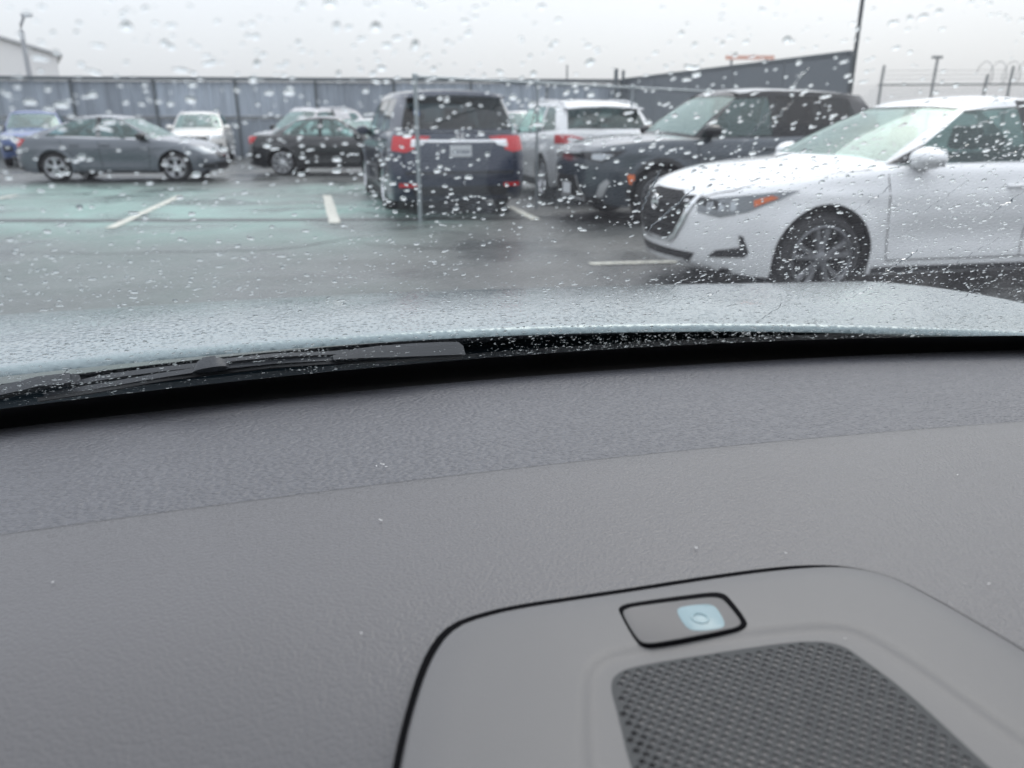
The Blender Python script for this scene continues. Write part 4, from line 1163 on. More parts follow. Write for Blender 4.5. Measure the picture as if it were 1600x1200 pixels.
# windscreen surface: W(u, t)
TAN = math.tan(R(30.5))
GB, GZ = .560, .935
def glass_z(u, v): return GZ + (GB - .195 * u * u - v) * TAN
def W(u, t):
    v = GB - .195 * u * u - t * math.cos(R(30.5)); return Vector((u, v, glass_z(u, v)))
GN = Vector((0, math.sin(R(30.5)), math.cos(R(30.5))))
def glass_normal(u, v):
    return Vector((.39 * u * TAN, TAN, 1)).normalized()
def glass_px(px, py):
    """point of the windscreen under a photo pixel"""
    o = Vector((0, 0, CAM_H)); d = ray(px, py).normalized()
    a, b = .05, 4.0
    def f(s):
        q = car_uv(o + d * s); return q.z - glass_z(q.x, q.y)
    for _ in range(50):
        m = (a + b) / 2
        if f(m) < 0: a = m
        else: b = m
    return car_uv(o + d * a)

def grid_obj(name, fn, us, ts, mat, parent, smooth=60, flip=False):
    vs = [fn(u, t) for t in ts for u in us]; nu = len(us); fs = []
    for j in range(len(ts) - 1):
        for i in range(nu - 1):
            q = (j * nu + i, j * nu + i + 1, (j + 1) * nu + i + 1, (j + 1) * nu + i)
            fs.append(q[::-1] if flip else q)
    return link(name, mesh_from(vs, fs, name), mat, parent, smooth)

lin = lambda a, b, n: [a + (b - a) * i / (n - 1) for i in range(n)]
M['windscreen'] = thin_glass("windscreen_glass", (0.862, 0.912, 0.925), 1.52)
wsc = grid_obj("windshield", lambda u, t: W(u, t), lin(-.78, .78, 40), lin(0, 1.02, 24), M['windscreen'], own)
M['frit'] = pbr("black_frit", (0.006, 0.006, 0.007), 0.45)
# black ceramic band printed round the edge of the glass, a hair inside it
FT = (GB - .474) / math.cos(R(30.5))
inn = lambda u, t: W(u, t) - glass_normal(u, W(u, t).y) * .003
grid_obj("frit_band", inn, lin(-.78, .78, 40), lin(-.02, FT, 5), M['frit'], own)

# dashboard
def leather(name, col, sx, sy, strength, rough, dist=.0015, spec=.5, fine=0):
    m = pbr(name, col, rough, spec=spec); nt = m.node_tree; b = nt.nodes["Principled BSDF"]
    tc = N(nt, "TexCoord"); mp = N(nt, "Mapping"); mp.inputs["Scale"].default_value = (sx, sy, 1)
    nt.links.new(tc.outputs["Object"], mp.inputs[0])
    wob = N(nt, "TexNoise", Scale=.35, Detail=2.0); nt.links.new(mp.outputs[0], wob.inputs["Vector"])
    mixv = N(nt, "MixRGB", blend_type='ADD'); mixv.inputs[0].default_value = .9
    nt.links.new(mp.outputs[0], mixv.inputs[1]); nt.links.new(wob.outputs["Color"], mixv.inputs[2])
    v = N(nt, "TexVoronoi", Scale=1.0, feature='SMOOTH_F1'); v.inputs["Smoothness"].default_value = .35
    nt.links.new(mixv.outputs[0], v.inputs["Vector"])
    bp = N(nt, "Bump", Strength=strength, Distance=dist); bp.invert = True
    nt.links.new(v.outputs["Distance"], bp.inputs["Height"]); nt.links.new(bp.outputs[0], b.inputs["Normal"])
    # faint dust and wear in the colour
    n2 = N(nt, "TexNoise", Scale=7.0, Detail=4.0); nt.links.new(tc.outputs["Object"], n2.inputs["Vector"])
    mr_ = N(nt, "MapRange"); mr_.inputs[3].default_value = .93; mr_.inputs[4].default_value = 1.07
    nt.links.new(n2.outputs[0], mr_.inputs[0])
    mx = N(nt, "MixRGB", blend_type='MULTIPLY'); mx.inputs[0].default_value = 1; mx.inputs[1].default_value = (*col, 1)
    nt.links.new(mr_.outputs[0], mx.inputs[2]); nt.links.new(mx.outputs[0], b.inputs["Base Color"])
    return m
M['dash_front'] = leather("dash_grained", (0.110, 0.112, 0.124), 200, 330, .8, .46, .0030)
M['dash_top'] = leather("dash_soft", (0.099, 0.097, 0.102), 430, 520, .45, .31, .0010)
M['cover'] = leather("speaker_plastic", (0.120, 0.119, 0.121), 900, 900, .18, .40, .0005)
crease = lambda u: .218 - .011 * u - .10 * u * u
edge = lambda u: .481 - .006 * u - .12 * u * u
dash = empty("dashboard", (0, 0, 0)); dash.parent = own
def front_fn(u, t):
    if t <= 1:
        v = crease(u) + (edge(u) - crease(u)) * t
        return Vector((u, v, .969 - .014 * max(t, 0) ** 1.3))
    k = t - 1
    return Vector((u, edge(u) + .010 * math.sin(k * 1.5), .955 - .012 * (1 - math.cos(k * 1.5)) - .03 * max(0, k - .6)))
grid_obj("front_panel", front_fn, lin(-.80, .80, 60), [-.02] + lin(0, 1, 22) + [1.2, 1.4, 1.6, 2.0], M['dash_front'], dash)
def top_fn(u, t):
    if t < 0: return Vector((u, crease(u) + .0006, .9685 + .0028 * (1 + t)))
    v = crease(u) - t * (crease(u) + .42)
    f = sst(.06, .32, -u)  # dip at the left rear, shaped to darken that corner
    z = .9713 - 1.8 * max(0, .10 - v) ** 2 * f + .0008 * math.sin(min(t * 60, 1.57)) - .02 * max(0, t - .75) ** 2 * 16
    return Vector((u, v, z))
grid_obj("top_pad", top_fn, lin(-.80, .80, 60), [-1, -.4, 0, .004, .01, .02] + lin(.04, 1, 30), M['dash_top'], dash, flip=True)
# black lip and the dark trough below the glass
g = MB(); us = lin(-.78, .78, 50); vs = []
for u in us:
    e = edge(u) + .006
    vs += [(u, e, .950), (u, e + .006, .9515), (u, e + .011, .949), (u, e + .03, .925), (u, GB - .195 * u * u + .02, .915)]
g.add(vs, [(5*i + k, 5*i + k + 1, 5*i + 6 + k, 5*i + 5 + k) for i in range(len(us) - 1) for k in range(4)])
g.build("defroster_trough", M['frit'], dash, 60)

# speaker cover
outer_px = [(616, 1260), (625, 1200), (640, 1130), (665, 1050), (690, 1005), (712, 985), (740, 973), (800, 957), (900, 942), (1000, 927), (1100, 911), (1200, 897), (1280, 890), (1330, 891), (1390, 904), (1450, 935), (1520, 975), (1600, 1022)]
def smooth_loop(pts, it=2):
    for _ in range(it):
        q = []
        for i in range(len(pts)):
            a, b = pts[i], pts[(i + 1) % len(pts)]
            q += [a * .75 + b * .25, a * .25 + b * .75]
        pts = q
    return pts
out2 = [Vector(cpx(*p)[:2]) for p in outer_px]
out2 += [Vector(p) for p in [(.137, -.10), (.139, -.16), (.128, -.205), (.09, -.225), (0, -.228), (-.09, -.225), (-.155, -.208), (-.178, -.17), (-.181, -.11)]]
groove_o = [Vector(cpx(*p)[:2]) for p in [(912, 1200), (911, 1120), (912, 1069), (925, 1040), (960, 1022), (1080, 1003), (1210, 987), (1300, 980), (1350, 992), (1440, 1048), (1560, 1135)]] + [Vector(p) for p in [(.083, -.11), (.083, -.15), (.07, -.172), (-.02, -.176), (-.09, -.172), (-.104, -.15), (-.106, -.10)]]
grille_o = [Vector(cpx(*p)[:2]) for p in [(983, 1200), (968, 1130), (953, 1078), (958, 1058), (985, 1044), (1120, 1022), (1250, 1003), (1312, 1007), (1345, 1030), (1420, 1085), (1540, 1198)]] + [Vector(p) for p in [(.058, -.125), (.055, -.148), (.03, -.156), (-.05, -.156), (-.08, -.148), (-.088, -.12)]]
NL = 144
def polar(loop, ctr):
    pts = smooth_loop(loop, 2); res = []
    for k in range(NL):
        a = 2 * math.pi * k / NL; d = Vector((math.cos(a), math.sin(a))); best = None
        for i in range(len(pts)):
            p, q = pts[i] - ctr, pts[(i + 1) % len(pts)] - ctr
            e = q - p; den = d.x * e.y - d.y * e.x
            if abs(den) < 1e-12: continue
            s = (p.x * e.y - p.y * e.x) / den; w = (p.x * d.y - p.y * d.x) / den
            if s > 0 and -1e-6 <= w <= 1 + 1e-6: best = s if best is None else max(best, s)
        res.append(ctr + d * (best or .05))
    return res
ctr = Vector((-.012, -.085))
LO, LG, LI = polar(out2, ctr), polar(groove_o, ctr), polar(grille_o, ctr)
def inset(loop, d):
    n = len(loop); r = []
    for i in range(n):
        t = (loop[(i + 1) % n] - loop[i - 1]).normalized(); nrm = Vector((-t.y, t.x)); r.append(loop[i] + nrm * d)
    return r
cover = empty("speaker_cover", (0, 0, 0)); cover.parent = own
def rings(name, loops, mat, parent, smooth=40):
    vs, fs = [], []
    for lp, z in loops: vs += [(p.x, p.y, z) for p in lp]
    for j in range(len(loops) - 1):
        for i in range(NL):
            fs.append((j * NL + i, j * NL + (i + 1) % NL, (j + 1) * NL + (i + 1) % NL, (j + 1) * NL + i))
    return link(name, mesh_from(vs, fs, name), mat, parent, smooth)
Z0 = .9725
GAPO = [p + Vector((-.0004, .0024 * sst(-.03, .03, p.y) * (1 - sst(.06, .12, p.x)))) for p in inset(LO, -.0028)]
rings("cover_gap", [(GAPO, Z0 + .0003), (inset(LO, -.0016), Z0 - .0002), (inset(LO, .002), Z0 - .0004)], M['dark'], cover)
def lerp_loop(a, b, t): return [p.lerp(q, t) for p, q in zip(a, b)]
# sensor pocket sits inside the flat border, so the border stays one ring surface
cv = rings("cover_panel", [(LO, Z0 - .001), (inset(LO, .0004), Z0 + .0012), (inset(LO, .0012), Z0 + .0022), (inset(LO, .0026), Z0 + .0027)]
      + [(lerp_loop(inset(LO, .0026), inset(LG, -.004), t), Z0 + .0027 + .0006 * math.sin(t * 3.14)) for t in (.25, .5, .75)]
      + [(inset(LG, -.004), Z0 + .0027), (inset(LG, -.0015), Z0 + .0025), (inset(LG, .0015), Z0 + .0014), (inset(LG, .004), Z0 + .0006), (inset(LG, .006), Z0 + .0004),
         (inset(LI, -.002), Z0 + .0004), (LI, Z0 + .0004)], M['cover'], cover, 60)
# perforated grille, every hole real
def make_grille():
    ang = R(45); pitch = .00425; ca, sa = math.cos(ang), math.sin(ang)
    poly = LI
    ins_ = inset(LI, pitch * .62)
    def inside(p, poly):
        r = False
        for i in range(len(poly)):
            a, b = poly[i], poly[(i + 1) % len(poly)]
            if (a.y > p.y) != (b.y > p.y) and p.x < (b.x - a.x) * (p.y - a.y) / (b.y - a.y) + a.x: r = not r
        return r
    cells = set()
    for i in range(-60, 61):
        for j in range(-60, 61):
            q = Vector((i * pitch * ca - j * pitch * sa, i * pitch * sa + j * pitch * ca)) + ctr
            if inside(q, ins_): cells.add((i, j))
    mb = MB(); zt = Z0 + .0004; hr = pitch * .385
    vid = {}
    V, F = [], []
    def corner(i2, j2):
        if (i2, j2) not in vid:
            x = (i2 - .5) * pitch; y = (j2 - .5) * pitch
            vid[i2, j2] = len(V); V.append((x * ca - y * sa + ctr.x, x * sa + y * ca + ctr.y, zt))
        return vid[i2, j2]
    edge_ct = {}
    for (i, j) in cells:
        cs = [corner(i, j), corner(i + 1, j), corner(i + 1, j + 1), corner(i, j + 1)]
        for k in range(4):
            e = (cs[k], cs[(k + 1) % 4]); edge_ct[tuple(sorted(e))] = edge_ct.get(tuple(sorted(e)), 0) + 1
        cx, cy = i * pitch * ca - j * pitch * sa + ctr.x, i * pitch * sa + j * pitch * ca + ctr.y
        b = len(V)
        for k in range(8):
            a = ang + R(-135 + k * 45); V.append((cx + hr * math.cos(a), cy + hr * math.sin(a), zt))
        for k in range(8):
            a = ang + R(-135 + k * 45); V.append((cx + hr * .92 * math.cos(a), cy + hr * .92 * math.sin(a), zt - .0007))
        for k in range(4):
            F.append((cs[k], cs[(k + 1) % 4], b + (2 * k + 2) % 8, b + 2 * k + 1, b + 2 * k))
        for k in range(8): F.append((b + k, b + (k + 1) % 8, b + 8 + (k + 1) % 8, b + 8 + k))
    nV = len(V)
    # border between the outline and the stepped edge of the cells
    bedges = [e for e, c in edge_ct.items() if c == 1]
    used = sorted({v for e in bedges for v in e}); mp = {v: i for i, v in enumerate(used)}
    co = [Vector(V[v][:2]) for v in used]; n0 = len(co)
    co += [p.copy() for p in LI]
    ed = [(mp[a], mp[b]) for a, b in bedges] + [(n0 + i, n0 + (i + 1) % NL) for i in range(NL)]
    vv, ee, ff, *_ = delaunay_2d_cdt(co, ed, [], 0, 1e-7)
    hole = [Vector((i, j)) for i, j in cells]
    bb = len(V); V += [(p.x, p.y, zt) for p in vv]
    for f in ff:
        c_ = sum((vv[k] for k in f), Vector((0, 0))) / len(f)
        if not inside(c_, LI): continue
        d = c_ - ctr; i = round((d.x * ca + d.y * sa) / pitch); j = round((-d.x * sa + d.y * ca) / pitch)
        if (i, j) in cells: continue
        F.append(tuple(bb + k for k in f))
    return link("speaker_grille", mesh_from(V, F, "speaker_grille"), M['grille'], cover)
M['grille'] = pbr("grille_plastic", (0.062, 0.065, 0.067), .7, spec=.25)
make_grille()
g = MB(); g.add([(p.x, p.y, Z0 - .0055) for p in LI], [tuple(range(NL))]); g.build("speaker_cavity", M['dark'], cover)

# light sensor window on the cover
def rounded(px, r=.3, z=.9757, n=2):
    pts = [Vector(cpx(*p, z)[:2]) for p in px]; q = []
    for i in range(4):
        a, b, c = pts[i - 1], pts[i], pts[(i + 1) % 4]
        q += [b.lerp(a, r), b.lerp(a, r * .3).lerp(b.lerp(c, r * .3), .5) * .0 + (b * .5 + b.lerp(a, r) * .25 + b.lerp(c, r) * .25), b.lerp(c, r)]
    return smooth_loop(q, n)
def prism(name, loop, z0, z1, mat, parent, smooth=35, bev=.0008):
    n = len(loop); c = sum(loop, Vector((0, 0))) / n
    sgn = sum(loop[i].x * loop[(i + 1) % n].y - loop[i].y * loop[(i + 1) % n].x for i in range(n))
    if sgn < 0: loop = loop[::-1]
    l2 = [p + (c - p).normalized() * bev for p in loop]
    vs = [(p.x, p.y, z0) for p in loop] + [(p.x, p.y, z1 - bev * .6) for p in loop] + [(p.x, p.y, z1) for p in l2]
    fs = [(i, (i + 1) % n, n + (i + 1) % n, n + i) for i in range(n)] + [(n + i, n + (i + 1) % n, 2 * n + (i + 1) % n, 2 * n + i) for i in range(n)] + [tuple(2 * n + i for i in range(n))]
    return link(name, mesh_from(vs, fs, name), mat, parent, smooth)
ZS = Z0 + .0033
sens = empty("light_sensor", (0, 0, 0)); sens.parent = own
o_ = rounded([(959, 945), (1131, 922), (1176, 981), (1000, 1013)], .17)
prism("sensor_gap", o_, ZS - .003, ZS + .0001, M['dark'], sens, bev=.0003)
i_ = rounded([(967, 951), (1126, 931), (1165, 979), (1002, 1010)], .17)
M['sens_cover'] = pbr("sensor_cover", (0.125, 0.122, 0.122), .55)
prism("sensor_cover", i_, ZS - .002, ZS + .0003, M['sens_cover'], sens, bev=.0004)
w_ = rounded([(1052, 950), (1116, 943), (1138, 983), (1076, 989)], .28)
M['mint_win'] = pbr("sensor_window", (0.22, 0.315, 0.345), .2)
prism("sensor_window", w_, ZS, ZS + .0006, M['mint_win'], sens, bev=.0003)
cc = Vector(cpx(1094, 966, .9765)[:2]); g = MB()
g.tube([(cc.x + .0042 * math.cos(a), cc.y + .0042 * math.sin(a), ZS + .0006) for a in [k * math.pi / 12 for k in range(25)]], .0006, 6, False)
M['mint_dark'] = pbr("sensor_ring", (0.24, 0.35, 0.38), .3)
g.build("sensor_ring", M['mint_dark'], sens, 60)

# bonnet, with its drop into the cowl
M['hood'] = paint("paint_ice", (0.22, 0.285, 0.30), metal=.35, rough=.25)
def wet_hood():
    nt = M['hood'].node_tree; b = nt.nodes["Principled BSDF"]
    tc = N(nt, "TexCoord"); v = N(nt, "TexVoronoi", Scale=150.0, feature='SMOOTH_F1'); v.inputs["Randomness"].default_value = 1
    nt.links.new(tc.outputs["Object"], v.inputs["Vector"])
    n = N(nt, "TexNoise", Scale=9.0, Detail=4.0); nt.links.new(tc.outputs["Object"], n.inputs["Vector"])
    mul = N(nt, "Math", operation='MULTIPLY'); nt.links.new(v.outputs["Distance"], mul.inputs[0]); nt.links.new(n.outputs[0], mul.inputs[1])
    bp = N(nt, "Bump", Strength=.55, Distance=.004); bp.invert = True
    nt.links.new(mul.outputs[0], bp.inputs["Height"])
    nt.links.new(bp.outputs[0], b.inputs["Coat Normal"]); nt.links.new(bp.outputs[0], b.inputs["Normal"])
wet_hood()
HB = lambda u: .652 - .034 * u - .163 * u * u
hz = lambda u, v: .971 - .1708 * (v - .62) ** 2 - .0192 * (v - .62) ** 3 - .0292 * (u + .216) ** 2 + .0118 * u ** 4
def hood_fn(u, t):
    v0 = HB(u); v = v0 + t * (1.75 - v0 - .35 * u * u)
    z = hz(u, v)
    z += .002 * math.exp(-((abs(u) - .40 - .10 * (v - .6)) / .07) ** 2) * sst(.6, .75, v) * (1 - sst(.8, .98, v))
    if t < 0: return Vector((u, v0 - .011 * math.sin(-t * 1.4), hz(u, v0) - .011 * (1 - math.cos(t * 1.4))))
    return Vector((u, v, z))
grid_obj("hood", hood_fn, lin(-.95, .95, 72), [-1, -.75, -.5, -.25, 0, .01] + lin(.03, 1, 34), M['hood'], own)
M['cowl'] = pbr("cowl_plastic", (0.010, 0.020, 0.028), .6, spec=.25, bump=.2, bscale=120)
grid_obj("cowl", lambda u, t: Vector((u, GB - .195 * u * u - .01 + t * .17, GZ - .016 - .035 * math.sin(min(t, .7) * 4.4) + .024 * sst(.6, 1, t) - .0292 * (u + .216) ** 2)), lin(-.8, .8, 40), lin(0, 1, 8), M['cowl'], own)
# fenders and nose so that the bonnet is not a loose sheet
def side_fn(sgn):
    def f(v, t):
        u = sgn * .95; p = hood_fn(u, 0); vv = .45 + v * 1.05
        z = hz(u, vv)
        return Vector((sgn * (.95 + .03 * math.sin(t * 2)), vv - .0, z - t * .5))
    return f
for s in (1, -1): grid_obj("fender", side_fn(s), lin(0, 1, 14), lin(0, 1, 8), M['hood'], own, flip=(s > 0))
# roof, headliner and screen pillars
hl = pbr("headliner", (0.14, 0.14, 0.14), .9)
top = lambda u: W(u, 1.0)
grid_obj("roof", lambda u, t: Vector((u, top(u).y + .02 - t * 1.5, top(u).z + .01 + .05 * math.sin(t * 2.6))), lin(-.62, .62, 16), lin(0, 1, 10), M['hood'], own)
grid_obj("headliner", lambda u, t: Vector((u, top(u).y + .02 - t * 1.5, top(u).z - .012 + .04 * math.sin(t * 2.6))), lin(-.61, .61, 16), lin(0, 1, 10), hl, own)
for s in (1, -1):
    g = MB(); pts = [W(s * .76, 0) + Vector((0, 0, -.02)), W(s * .72, .35), W(s * .66, .7), W(s * .62, 1.02)]
    g.tube([p + Vector((s * .03, 0, -.01)) for p in pts], .045, 10); g.build("screen_pillar", hl, own, 60)

# unseen doors and seats, added to cut the light on the dashboard
for s in (1, -1):
    g = MB(); g.box(s * .80 - .03, s * .80 + .03, -2.0, .25, .25, .99); g.build("door_panel", M['trim'], own, None, .01)
    g = MB(); g.box(s * .70 - .03, s * .70 + .03, -1.25, -1.13, .99, 1.46); g.build("door_pillar", M['trim'], own)
    g = MB(); g.box(s * .40 - .24, s * .40 + .24, -1.05, -.92, .35, 1.05); g.build("seat", M['trim'], own, 40, .04)
g = MB(); g.box(-.78, .78, -2.0, -1.88, .25, 1.2); g.build("rear_seat", M['trim'], own, None, .04)
g = MB(); g.box(-.78, .78, -1.9, .2, .22, .25); g.build("floor_pan", M['dark'], own)
# wiper resting at the foot of the glass
def on_glass(px, py, off):
    o = Vector((0, 0, CAM_H)); d = ray(px, py).normalized(); a, b = .05, 4.0
    for _ in range(50):
        m = (a + b) / 2; q = car_uv(o + d * m)
        if q.z - glass_z(q.x, q.y) < off * 1.16: a = m
        else: b = m
    return car_uv(o + d * a)
wip = empty("wiper", (0, 0, 0)); wip.parent = own
M['wiper'] = pbr("wiper_black", (0.05, 0.055, 0.062), .5)
g = MB()
def ribbon(pts_px, wid, off, hh):
    P3 = [on_glass(*p, off) for p in pts_px]; vs = []
    for i, p in enumerate(P3):
        t = (P3[min(i + 1, len(P3) - 1)] - P3[max(i - 1, 0)]).normalized(); nn = glass_normal(p.x, p.y); q = nn.cross(t).normalized()
        w = wid[i] if isinstance(wid, (list, tuple)) else wid
        h = hh[i] if isinstance(hh, (list, tuple)) else hh
        vs += [p - q * w / 2, p - q * w * .25 + nn * h, p + q * w * .25 + nn * h, p + q * w / 2]
    n_ = len(P3)
    g_ = MB(); g_.add(vs, [(4*i + k, 4*i + (k + 1) % 4, 4*i + 4 + (k + 1) % 4, 4*i + 4 + k) for i in range(n_ - 1) for k in range(4)] + [(0, 1, 2, 3)[::-1], tuple(4 * n_ - 4 + k for k in range(4))])
    return g_
ribbon([(-60, 632), (0, 621), (40, 612), (62, 606), (112, 600)], [.016, .015, .014, .013, .012], .012, .010).build("wiper_arm", M['wiper'], wip, 50)
ribbon([(106, 603), (114, 602), (121, 600)], [.016, .018, .014], .012, .0095).build("arm_joint", M['wiper'], wip, 50)
ribbon([(112, 606), (150, 597), (190, 590), (250, 582), (330, 573)], [.008, .008, .007, .007, .007], .012, .005).build("arm_rod", M['wiper'], wip, 50)
ribbon([(70, 622), (150, 609), (250, 592), (330, 580), (430, 570), (520, 565), (540, 564)], [.005, .007, .009, .010, .010, .011, .011], .004, .005).build("wiper_blade", M['wiper'], wip, 50)
ribbon([(520, 564), (536, 563), (556, 562), (590, 561), (650, 559), (700, 557), (718, 556), (724, 556)], [.010, .011, .012, .012, .012, .012, .011, .010], .003, [.005, .008, .0105, .013, .0150, .0155, .0145, .0105]).build("blade_end", M['wiper'], wip, 50)
ribbon([(345, 568), (430, 559), (520, 555), (545, 552)], [.008, .007, .006, .005], .010, .004).build("blade_spoiler", M['wiper'], wip, 50)
ribbon([(308, 583), (314, 581), (322, 580), (340, 577), (350, 575), (356, 574)], [.012, .018, .022, .022, .018, .012], .003, [.004, .009, .012, .012, .009, .005]).build("wiper_clip", M['wiper'], wip, 50)
ribbon([(60, 628), (150, 614), (250, 597), (330, 586), (430, 575), (520, 569), (600, 566), (722, 560)], .004, .0005, .004).build("wiper_rubber", M['black'], wip, 50)

# ------------------------------------------------------------------ rain on the glass
water = bpy.data.materials.new("water"); water.use_nodes = True
nt = water.node_tree; nt.nodes.clear(); o1 = N(nt, "OutputMaterial"); gl = N(nt, "BsdfGlass", IOR=1.33, Roughness=0.0); gl.inputs["Color"].default_value = (.97, .985, .985, 1)
nt.links.new(gl.outputs[0], o1.inputs[0])

def drop_mesh(seed, nseg=14, nring=5, ax=1.0, ay=1.0, hgt=.42):
    r = random.Random(seed); ph = [r.uniform(0, 6.28) for _ in range(3)]; am = [r.uniform(.02, .13), r.uniform(.02, .10), r.uniform(0, .06)]
    vs = [(0, 0, hgt)]; fs = []
    for j in range(1, nring + 1):
        t = j / nring * math.pi / 2
        rr = math.sin(t); z = hgt * math.cos(t)
        for k in range(nseg):
            a = 2 * math.pi * k / nseg
            w = 1 + rr * sum(am[q] * math.cos((q + 2) * a + ph[q]) for q in range(3))
            vs.append((ax * rr * w * math.cos(a), ay * rr * w * math.sin(a), z))
    for k in range(nseg): fs.append((0, 1 + k, 1 + (k + 1) % nseg))
    for j in range(nring - 1):
        for k in range(nseg):
            a = 1 + j * nseg; fs.append((a + k, a + nseg + k, a + nseg + (k + 1) % nseg, a + (k + 1) % nseg))
    a = 1 + (nring - 1) * nseg
    fs.append(tuple(a + k for k in range(nseg))[::-1])
    return vs, fs
kinds = [drop_mesh(s, ax=a, ay=b, hgt=h) for s, a, b, h in [(1, 1, 1, .42), (2, 1.1, .9, .38), (3, .9, 1.2, .42), (4, 1.3, .8, .36), (5, .8, 1.45, .40), (6, 1.05, 1.0, .48)]]
kind_me = []
for vs, fs in kinds:
    me = mesh_from(vs, fs, "raindrop"); me.materials.append(water); me.polygons.foreach_set("use_smooth", [True] * len(me.polygons)); me.set_sharp_from_angle(angle=R(50)); kind_me.append(me)

def frame_at(u, v):
    n = glass_normal(u, v); x = Vector((1, 0, -.39 * u * TAN * -1)).normalized()
    x = (Vector((1, 0, 0)) - n * n.x).normalized(); y = n.cross(x)
    return x, y, n
drops = []
occupied = {}
def try_drop(u, v, r, kind, rot):
    key = (int(u / .004), int(v / .004))
    for a in (-1, 0, 1):
        for b in (-1, 0, 1):
            for (uu, vv_, rr) in occupied.get((key[0] + a, key[1] + b), ()):
                if math.hypot(uu - u, (vv_ - v) * 1.16) < (rr + r) * .9: return False
    occupied.setdefault(key, []).append((u, v, r)); drops.append((u, v, r, kind, rot)); return True
VT = GB - .5
i = 0
cam_uv = car_uv(Vector((0, 0, CAM_H)))
while i < 44000:
    i += 1
    u = random.uniform(-.66, .70); t = random.uniform(.075, .88)
    p = W(u, t)
    # patchy wetting
    dens = .5 + .9 * mnoise.noise(Vector((u * 9, t * 9, 3.1))) + .35 * sst(-.1, .25, u)
    if random.random() > max(dens, .12): continue
    fine_ = i > 17000
    if fine_ and random.random() > .5 + .5 * (1 - sst(.15, .62, t)): continue
    r = min(max(random.lognormvariate(math.log((.00046 if t < .45 else .0007) if fine_ else .00100), .40), .0003), .0021)
    if t > .5: r *= 1.12
    try_drop(u, p.y, r, random.randrange(6), random.uniform(0, 6.28))
base = Vector((0, 0, 0))
def drop_matrix(u, v, r, rot):
    x, y, n = frame_at(u, v)
    p = Vector((u, v, glass_z(u, v))) + n * .0004
    c_, s_ = math.cos(rot), math.sin(rot)
    X = x * c_ + y * s_; Y = y * c_ - x * s_
    return Matrix(((X.x * r, Y.x * r, n.x * r, p.x), (X.y * r, Y.y * r, n.y * r, p.y), (X.z * r, Y.z * r, n.z * r, p.z), (0, 0, 0, 1)))
def appar(d):
    u, v, r = d[:3]; p = to_world((u, v, glass_z(u, v))); q = p - Vector((0, 0, CAM_H))
    f = q.y * math.cos(PITCH) - q.z * math.sin(PITCH); uu = q.y * math.sin(PITCH) + q.z * math.cos(PITCH)
    px, py = 800 + FPX * q.x / f, 600 - FPX * uu / f
    vis = -5 < px < 1605 and -5 < py < 640
    return (r / f) if vis else 0
drops.sort(key=appar, reverse=True)
OWN = Matrix.Translation((.11, .34, 0)) @ Matrix.Rotation(PSI, 4, 'Z')
for d in drops[:300]:
    o = bpy.data.objects.new("raindrop", kind_me[d[3]]); C.objects.link(o)
    o.matrix_world = OWN @ drop_matrix(d[0], d[1], d[2], d[4])
    tag(o, "clear raindrop clinging to the outside of the windscreen", "raindrop", "raindrops on the windscreen")
allv, allf = [], []
for d in drops[300:]:
    vs, fs = kinds[d[3]]; mt = drop_matrix(d[0], d[1], d[2], d[4]); b = len(allv)
    allv += [mt @ Vector(v) for v in vs]; allf += [tuple(k + b for k in f) for f in fs]
# running streaks, lower right
def streak(p0, p1, r, n_=16, wob=3):
    P3 = []
    for k in range(n_):
        t = k / (n_ - 1)
        P3.append(glass_px(p0[0] + (p1[0] - p0[0]) * t + random.uniform(-wob, wob), p0[1] + (p1[1] - p0[1]) * t + random.uniform(-wob, wob) * .6))
    vs = []
    for k, p in enumerate(P3):
        tg = (P3[min(k + 1, n_ - 1)] - P3[max(k - 1, 0)]).normalized(); nn = glass_normal(p.x, p.y); q = nn.cross(tg).normalized()
        w = r * (.35 + .65 * math.sin(math.pi * (k + .5) / n_)) * random.uniform(.45, 1.25)
        c = p + nn * .0004
        vs += [c - q * w, c - q * w * .5 + nn * w * .5, c + nn * w * .62, c + q * w * .5 + nn * w * .5, c + q * w]
    b = len(allv); allv.extend(vs)
    for k in range(n_ - 1):
        for j in range(5): allf.append((b + 5*k + j, b + 5*k + (j + 1) % 5, b + 5*k + 5 + (j + 1) % 5, b + 5*k + 5 + j))
    allf.append(tuple(b + j for j in range(5))[::-1]); allf.append(tuple(b + 5 * (n_ - 1) + j for j in range(5)))
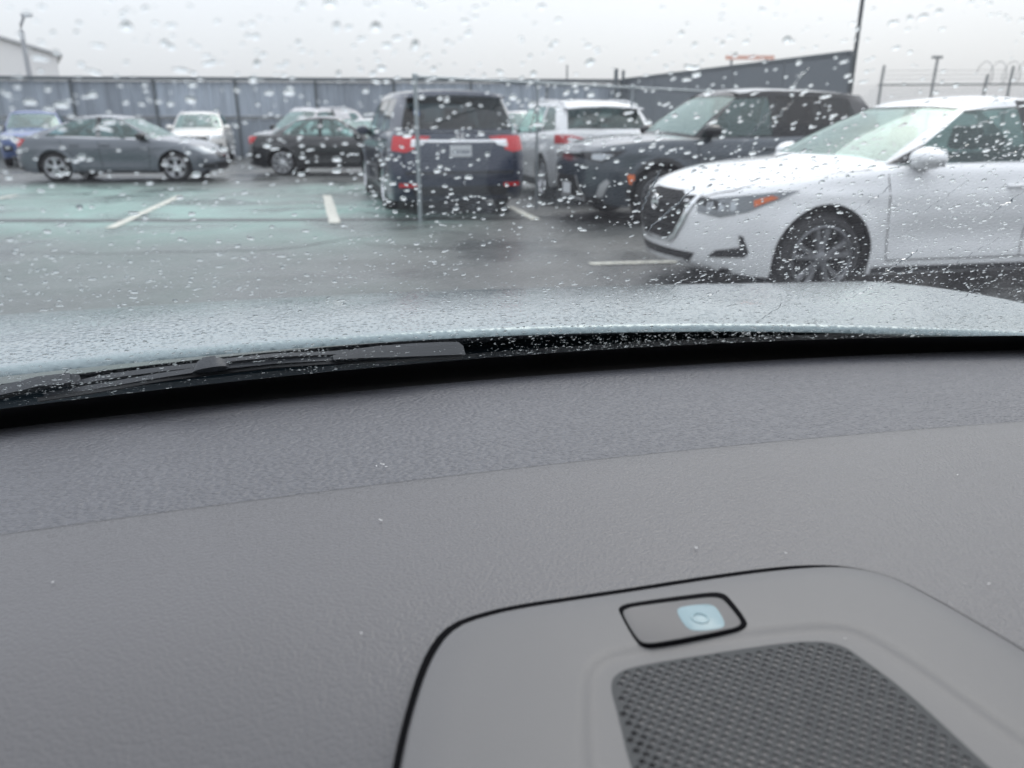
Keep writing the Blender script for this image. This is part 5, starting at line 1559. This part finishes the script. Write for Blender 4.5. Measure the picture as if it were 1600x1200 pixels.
for (p0, p1, r) in [((1010, 362), (1088, 292), .0010), ((1000, 330), (1030, 268), .0008), ((1385, 425), (1440, 388), .0009), ((1545, 338), (1600, 300), .0008), ((1295, 440), (1330, 412), .0008),
                    ((1330, 335), (1395, 290), .0005), ((1395, 268), (1455, 238), .0006), ((1470, 258), (1512, 228), .0007), ((1180, 505), (1235, 468), .0006), ((1370, 450), (1432, 418), .0007),
                    ((1490, 415), (1560, 372), .0006), ((1200, 200), (1240, 160), .0006), ((1150, 238), (1215, 165), .0005), ((1520, 200), (1590, 168), .0006), ((1430, 340), (1510, 285), .0004),
                    ((1240, 135), (1262, 108), .0007), ((1040, 455), (1072, 438), .0006), ((1500, 470), (1545, 440), .0006), ((1560, 250), (1600, 232), .0006), ((1320, 470), (1370, 446), .0006),
                    ((95, 592), (108, 576), .0006), ((440, 552), (470, 548), .0004), ((1230, 410), (1262, 395), .0005), ((1090, 470), (1130, 452), .0005), ((1390, 330), (1460, 300), .0004)]:
    streak(p0, p1, r)
me = mesh_from(allv, allf, "raindrop_spatter"); me.materials.append(water); me.polygons.foreach_set("use_smooth", [True] * len(me.polygons)); me.set_sharp_from_angle(angle=R(50))
o = bpy.data.objects.new("raindrop_spatter", me); C.objects.link(o); o.matrix_world = OWN
tag(o, "fine spatter and running streaks of rain over the windscreen", "rain", None, "stuff")

# lint specks on the dashboard
lm_ = pbr("lint", (.75, .75, .75), .8); g = MB()
for (px, py, r) in [(597, 728, .0014), (604, 731, .0008), (588, 730, .0007), (595, 815, .0009), (1088, 858, .0007), (1228, 866, .0006), (1495, 744, .0006), (565, 992, .0005), (84, 912, .0006), (1545, 915, .0007), (762, 845, .0004), (1320, 1000, .0003)]:
    c = cpx(px, py, .9725)
    for k in range(3):
        a = random.uniform(0, 6.28); q = Vector((math.cos(a), math.sin(a), 0)) * r * random.uniform(.3, 1.2)
        g.box(-r * .7, r * .7, -r * .3, r * .3, 0, r * .4, Matrix.Translation((c.x + q.x, c.y + q.y, .9735)) @ Matrix.Rotation(a, 4, 'Z'))
o = g.build("dust_specks", lm_); o.matrix_world = OWN; tag(o, "tiny pale specks of lint on the grey dashboard", "dust", None, "stuff")
